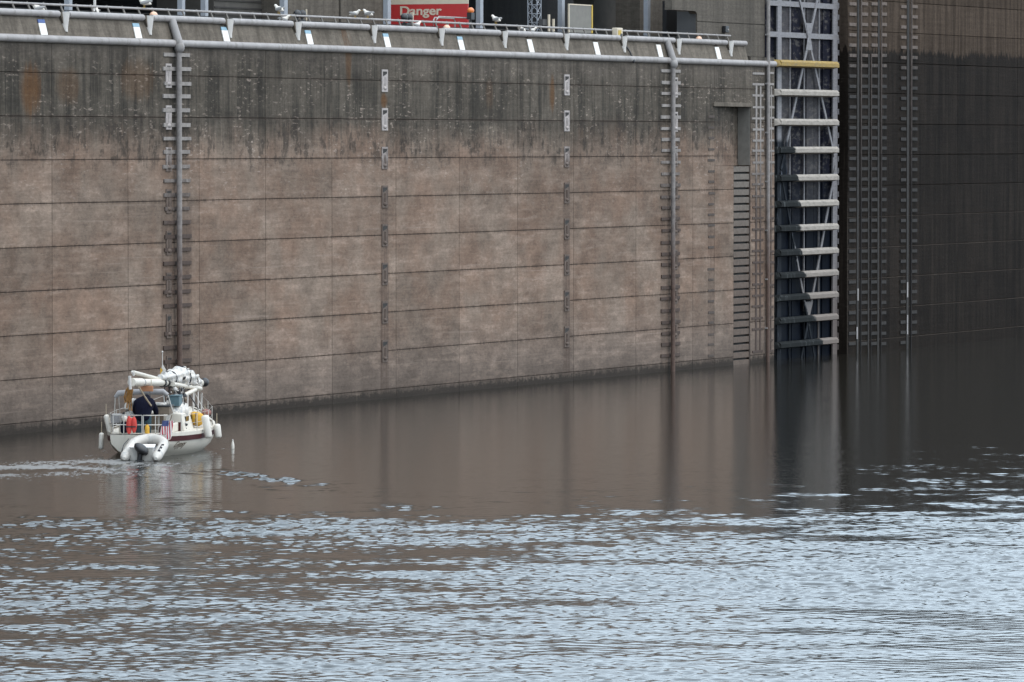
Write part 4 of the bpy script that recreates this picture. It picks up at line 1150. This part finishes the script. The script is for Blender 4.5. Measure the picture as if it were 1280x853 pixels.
body = [((0, 0, .95), .08), ((.10, 0, 1.12), .10), ((.26, 0, 1.27), .13), ((.40, 0, 1.32), .10), ((.50, 0, 1.34), .085), ((.60, 0, 1.33), .10),
        ((.24, .21, 1.27), .085), ((.40, .30, 1.02), .06), ((.60, .26, .88), .045), ((.68, .25, .86), .05),
        ((.24, -.21, 1.27), .085), ((.40, -.30, 1.02), .06), ((.60, -.26, .88), .045), ((.68, -.25, .86), .05),
        ((0, .11, .88), .10), ((.06, .13, .48), .07), ((-.02, .13, .09), .05), ((.12, .14, .04), .045),
        ((0, -.11, .88), .10), ((.06, -.13, .48), .07), ((-.02, -.13, .09), .05), ((.12, -.14, .04), .045)]
be = [(0,1),(1,2),(2,3),(3,4),(4,5),(2,6),(6,7),(7,8),(8,9),(2,10),(10,11),(11,12),(12,13),(0,14),(14,15),(15,16),(16,17),(0,18),(18,19),(19,20),(20,21)]
skin_body('body', body, be, M_SKINT, ps)
jk = [((-.07, 0, .72), (.22, .20)), ((-.03, 0, .92), (.25, .22)), ((.10, 0, 1.13), (.27, .22)), ((.26, 0, 1.27), (.28, .22)), ((.40, 0, 1.36), .15), ((.52, 0, 1.40), .14), ((.60, 0, 1.38), .13),
      ((.22, .24, 1.25), .12), ((.40, .32, 1.02), .085), ((.58, .265, .89), .065), ((.22, -.24, 1.25), .12), ((.40, -.32, 1.02), .085), ((.58, -.265, .89), .065)]
skin_body('jacket', jk, [(0,1),(1,2),(2,3),(3,4),(4,5),(5,6),(3,7),(7,8),(8,9),(3,10),(10,11),(11,12)], M_NAVYC, ps)
tr = [((.03, 0, 1.02), (.20, .18)), ((0, .12, .84), .14), ((.05, .135, .48), .10), ((-.02, .135, .10), .075), ((0, -.12, .84), .14), ((.05, -.135, .48), .10), ((-.02, -.135, .10), .075)]
skin_body('trousers', tr, [(0,1),(1,2),(2,3),(0,4),(4,5),(5,6)], M_TEAL, ps)
for sy in (1, -1): MB().ell((.07, sy * .135, .045), (.15, .055, .05)).build('shoe', M_BLACK, ps, smooth=True)
MB().ell((.60, 0, 1.40), (.13, .10, .12)).build('hair', M_BLACK, ps, smooth=True)

# ------------------------------------------------------------------ DINGHY
dg_ = empty('inflatable_dinghy', (0, 0, 0), 0, 'white inflatable dinghy hauled bow up against the stern of the sailboat', 'dinghy')
dp = on_water(177.5, 576.5); dg_.location = (dp.x, dp.y, -.02)
TILT = R(12.5)
dg_.rotation_euler = (Matrix.Rotation(math.pi / 2 - R(6), 3, 'Z') @ Matrix.Rotation(-TILT, 3, 'Y')).to_euler()
m = MB(); r = .16; hw = .50; L_ = 1.48
pts = [(-.35, hw, .20), (-.22, hw, .20), (0, hw, .20), (L_ * .6, hw, .20)] + [(L_ * .75 + .62 * math.sin(a), hw * math.cos(a) if a < 3.2 else 0, .20 + .06 * math.sin(a)) for a in np.linspace(.15, math.pi - .15, 11)] + [(L_ * .6, -hw, .20), (0, -hw, .20), (-.22, -hw, .20), (-.35, -hw, .20)]
rad = [.05, .14] + [r] * (len(pts) - 4) + [.14, .05]
m.tube(pts, rad, 16); m.build('tube', M_HYP, dg_, smooth=True)
MB().box(-.02, L_ * 1.1, -hw + .05, hw - .05, .03, .07).build('floor', M_CANV, dg_, bevel=.015)
MB().box(-.045, .0, -.37, .37, .03, .44).build('transom', M_HYP, dg_, bevel=.012)
MB().box(-.06, .30, -.40, .40, .445, .49).build('seat', M_PLATE, dg_, bevel=.015)
m = MB()
for k in range(5): m.box(-.05 + k * .17, .06 + k * .17, -hw - .09 + .05 * (k % 2), -hw - .01, .2 + r - .012, .2 + r + .006)
m.build('side_mark', M_NAVYC, dg_)
m = MB(); m.tube([(.2, hw + .17, .26), (.7, hw + .18, .34), (1.2, hw + .1, .40)], .015, 5).ell((.35, hw + .17, .28), (.05, .02, .05)); m.build('grab_line', M_BLACK, dg_)
MB().ell((-.06, -.12, .28), (.04, .07, .07)).build('drain_plug', M_BLACK, dg_, smooth=True)
ob_ = bthing('outboard_motor', 0, 0, 0, 'black outboard motor tilted on the transom of the dinghy', 'outboard motor')
fd = (dp - bp); ox = fd.dot(BF); oy = fd.dot(BL)
c_ = bpix(176.5, 561.5, ox - .22)
m = MB(); m.ell(c_, (.26, .19, .17), Matrix.Rotation(R(0), 4, 'X'), 16, 10)
o = m.build('cowl', M_BLACK, ob_, smooth=True)
for v in o.data.vertices:
    d = Vector(v.co) - c_; k = d.y * .9
    v.co.z += d.y * .5; v.co.y += d.y * .2
sh_ = bpix(174.5, 578, ox - .22)
MB().tube([c_ + Vector((0, .03, -.05)), (c_.x, sh_.y, .02), (c_.x, sh_.y, -.3)], [.10, .085, .07], 10).box(c_.x - .12, c_.x + .12, sh_.y - .12, sh_.y + .12, .01, .035).build('drive_leg', M_BLACK, ob_, smooth=True)
MB().box(c_.x + .08, c_.x + .2, c_.y - .08, c_.y + .08, c_.z - .2, c_.z - .02).build('clamp', M_CANV, ob_)
# little float beside the boat
fl = on_water(291, 561); ff = empty('white_float', (fl.x, fl.y, 0), 0, 'small white float standing upright in the water right of the sailboat', 'float')
MB().tube([(0, 0, -.1), (0, 0, .02), (0, 0, .10), (0, 0, .2), (0, 0, .26)], [.03, .055, .055, .035, .015], 10).build('float_body', M_FND, ff, smooth=True)
MB().ell((0, 0, .27), (.025, .025, .03)).build('float_cap', M_WHITE, ff, smooth=True)

# ------------------------------------------------------------------ WATER
def grid_axis(lo, hi, stepf, far):
    a = [lo]
    while a[-1] < hi: a.append(a[-1] + stepf(a[-1]))
    left = []; q = a[0]; st = stepf(lo) * 2
    while q > far[0]: q -= st; st *= 1.6; left.append(q)
    right = []; q = a[-1]; st = stepf(hi) * 2
    while q < far[1]: q += st; st *= 1.6; right.append(q)
    return np.array(left[::-1] + a + right)
gx = grid_axis(-25, 25, lambda v: .056 if abs(v) < 16 else .11, (-1500, 1500))
gy = grid_axis(101, 262, lambda v: .046 if v < 153 else (.095 if v < 188 else min(.22, .095 + (v - 188) * .01)), (-400, 3000))
X, Y = np.meshgrid(gx, gy)
def ssum(X, Y, lam0, lam1, n, seed, aspect=1.0, maxang=math.pi):
    r = np.random.default_rng(seed); out = np.zeros_like(X)
    for i in range(n):
        lam = lam0 * (lam1 / lam0) ** r.random(); k = 2 * math.pi / lam; a = math.pi / 2 + (r.random() * 2 - 1) * maxang
        out += np.sin(k * (math.cos(a) * X + math.sin(a) * Y) + r.random() * 6.283) / k
    return out * math.sqrt(2.0 / n)          # unit rms slope
def lowf(X, Y, lam, seed, n=14, ax=1.0, ay=1.0):
    r = np.random.default_rng(seed); out = np.zeros_like(X)
    for i in range(n):
        l_ = lam * (.6 + r.random() * 1.2); a = r.random() * 6.283
        out += np.sin(2 * math.pi / l_ * (math.cos(a) * X / ax + math.sin(a) * Y / ay) + r.random() * 6.283)
    return out * math.sqrt(2.0 / n)          # unit rms
def sst(v, a, b):
    t = np.clip((v - a) / (b - a), 0, 1); return t * t * (3 - 2 * t)
chop = ssum(X, Y, .20, .62, 60, 3, maxang=R(60)) * .95 + ssum(X, Y, .7, 3.0, 16, 4, maxang=R(60)) * .36
patch = lowf(X, Y, 9.0, 21, ax=2.2, ay=1.4); patch2 = lowf(X, Y, 3.2, 22, ax=1.6, ay=.9); patch3 = lowf(X, Y, 26.0, 23, ax=1.3)
YB = 149.5 + .9 * lowf(X, Y * 0, 10.0, 31)
rough = sst(Y, YB + 1.0, YB - 2.2)
px_ = X / np.maximum(Y, 1) * F + 640
rightside = sst(px_, 900, 1180)
amp_r = .078 * np.clip(1 + .34 * patch + .26 * patch2 + .22 * patch3, .2, 1.7)
fall = np.exp(-np.clip(Y - YB, 0, 400) / 7.0)
fall_r = np.exp(-np.clip(Y - YB, 0, 400) / 20.0)
patch4 = lowf(X, Y, 2.4, 61, ax=1.7, ay=1.0)
amp_c = .011 + .070 * fall * np.clip(.15 + patch4 * .8, 0, 2) + rightside * .078 * fall_r * np.clip(.15 + patch4 * .6 + patch * .25, 0, 2)
amp = rough * amp_r + (1 - rough) * amp_c
# boat frame coordinates
U = (X - bp.x) * BF.x + (Y - bp.y) * BF.y; V = (X - bp.x) * BL.x + (Y - bp.y) * BL.y
# wake: stern wash and diverging arms
back = np.clip(-U, 0, 30)
wash = np.exp(-((U + 6.4) / 6.2) ** 2) * np.exp(-((V - .5 - .17 * back) / (1.7 + .30 * back)) ** 2)
bowS = np.exp(-((V - .51 * U + .1) / (.7 + .05 * back)) ** 2) * sst(U, -19, -13) * sst(U, -4.5, -7.5)      # starboard arm
bowP = np.exp(-((V + .62 * U - 1.0) / .8) ** 2) * sst(U, -14, -4) * sst(U, -1.0, -3.5)
wk = ssum(X, Y, .3, .8, 34, 9)
br1 = np.clip(.6 + .7 * patch2, 0, 2)
amp = amp + .0
fine = ssum(X, Y, .34, .75, 44, 71, maxang=R(48))
closeb = np.exp(-((U - 1) / 11.0) ** 2 - ((V) / 5.0) ** 2)
hgt = rough * amp_r * chop + (1 - rough) * (amp_c + .022 * closeb) * fine + (.075 * wash) * wk + (.30 * bowS * np.clip(.15 + .9 * lowf(X, Y, 1.5, 51, ax=1.5, ay=1.0), 0, 1.7) + .028 * bowP * br1) * ssum(X, Y, .34, .8, 34, 12, maxang=R(50))
# glinting lane of short ripples off the starboard quarter
tx_, ty_ = on_water(330, 603).x, on_water(330, 603).y
foam = .86 * wash * np.clip(.8 + .25 * patch2 + .22 * lowf(X, Y, .9, 41, ax=1.2, ay=2.5), 0, 1.3)
near = np.exp(-((U + 3.6) / 2.6) ** 2) * np.exp(-((V) / 2.6) ** 2); foam += .62 * near * np.clip(.7 + .5 * lowf(X, Y, .6, 42), 0, 1)
sidef = np.exp(-((np.abs(V) - 1.75) / .35) ** 2) * sst(U, -1, 1) * sst(U, 7.5, 5); foam += .55 * sidef * np.clip(.5 + .6 * lowf(X, Y, .8, 43), 0, 1)
foam += .18 * bowP
foam = np.clip(foam, 0, 1)
edge = sst(np.abs(X), 1400, 27.5) 
edge = sst(-np.abs(X), -60, -27) * sst(Y, 60, 101) * sst(-Y, -330, -262)
hgt *= edge
nxn, nyn = len(gx), len(gy)
verts = np.stack([X.ravel(), Y.ravel(), hgt.ravel()], 1).astype(np.float32)
idx = np.arange(nxn * nyn).reshape(nyn, nxn)
quads = np.stack([idx[:-1, :-1].ravel(), idx[:-1, 1:].ravel(), idx[1:, 1:].ravel(), idx[1:, :-1].ravel()], 1).astype(np.int32)
me = bpy.data.meshes.new('water')
me.vertices.add(len(verts)); me.vertices.foreach_set('co', verts.ravel())
me.loops.add(quads.size); me.loops.foreach_set('vertex_index', quads.ravel())
me.polygons.add(len(quads)); me.polygons.foreach_set('loop_start', np.arange(0, quads.size, 4, dtype=np.int32))
me.polygons.foreach_set('use_smooth', np.ones(len(quads), dtype=bool))
me.update(); me.validate()
at = me.attributes.new('foam', 'FLOAT', 'POINT'); at.data.foreach_set('value', foam.ravel().astype(np.float32))
t = NT('river_water')
fo = t.attr('foam')
fz = t.noise(t.scaled(1.6, .32, 1), 4.5, 6, .75)
fo2 = t.math('MULTIPLY', t.step(t.math('ADD', fo, t.math('MULTIPLY', t.math('SUBTRACT', fz, .5), 2.6)), .35, 1.05), t.step(fo, .04, .22))
c = t.mix(t.math('MULTIPLY', fo2, .7), (.022, .020, .016, 1), (.30, .29, .28, 1))
t.set(Base_Color=c, Roughness=t.lin(fo2, 0, 1, .035, .55), IOR=1.333)
t.bump(t.noise(t.scaled(1, 1, 1), 4.5, 4, .6), .14, .05)
me.materials.append(t.m)
wo = bpy.data.objects.new('water', me); COL.objects.link(wo); tag(wo, kind='structure')

# ------------------------------------------------------------------ LIGHT
w = bpy.data.worlds.new('World'); scene.world = w; w.use_nodes = True
nt = w.node_tree; nt.nodes.clear()
sky = nt.nodes.new('ShaderNodeTexSky'); sky.sky_type = 'NISHITA'; sky.sun_disc = False
SUN_EL, SUN_AZ = R(60), R(105)          # azimuth clockwise from +Y
sky.sun_elevation = SUN_EL; sky.sun_rotation = SUN_AZ; sky.air_density = 1.0; sky.dust_density = 5.0; sky.ozone_density = 1.0
hs = nt.nodes.new('ShaderNodeHueSaturation'); hs.inputs['Saturation'].default_value = .8
bgn = nt.nodes.new('ShaderNodeBackground'); bgn.inputs['Strength'].default_value = .15
out = nt.nodes.new('ShaderNodeOutputWorld')
# broken high overcast: pale cloud over the clear-sky gradient
tc = nt.nodes.new('ShaderNodeTexCoord'); cn = nt.nodes.new('ShaderNodeTexNoise'); cn.inputs['Scale'].default_value = 2.2; cn.inputs['Detail'].default_value = 5
mp = nt.nodes.new('ShaderNodeMapping'); mp.inputs['Scale'].default_value = (1, 1, 2.5); nt.links.new(tc.outputs['Generated'], mp.inputs[0]); nt.links.new(mp.outputs[0], cn.inputs['Vector'])
mr = nt.nodes.new('ShaderNodeMapRange'); nt.links.new(cn.outputs[0], mr.inputs[0]); mr.inputs[1].default_value = .32; mr.inputs[2].default_value = .62; mr.inputs[3].default_value = .62; mr.inputs[4].default_value = .92
mx = nt.nodes.new('ShaderNodeMix'); mx.data_type = 'RGBA'; mx.inputs[7].default_value = (5.0, 6.1, 7.1, 1)
nt.links.new(mr.outputs[0], mx.inputs[0]); nt.links.new(hs.outputs[0], mx.inputs[6])
nt.links.new(sky.outputs[0], hs.inputs['Color']); nt.links.new(mx.outputs[2], bgn.inputs[0]); nt.links.new(bgn.outputs[0], out.inputs[0])
sd = bpy.data.lights.new('sun', 'SUN'); sd.energy = .5; sd.angle = R(90); sd.color = (1, .97, .93)
so = bpy.data.objects.new('sun', sd); COL.objects.link(so)
dv = Vector((math.sin(SUN_AZ) * math.cos(SUN_EL), math.cos(SUN_AZ) * math.cos(SUN_EL), math.sin(SUN_EL)))
so.rotation_euler = (-dv).to_track_quat('-Z', 'Y').to_euler(); so.location = (30, -30, 60)
vs_ = scene.view_settings
vs_.view_transform = 'Standard'; vs_.look = 'None'; vs_.exposure = 1.10; vs_.gamma = 1.0; vs_.use_curve_mapping = False
scene.cycles.use_denoising = True
scene.cycles.max_bounces = 6
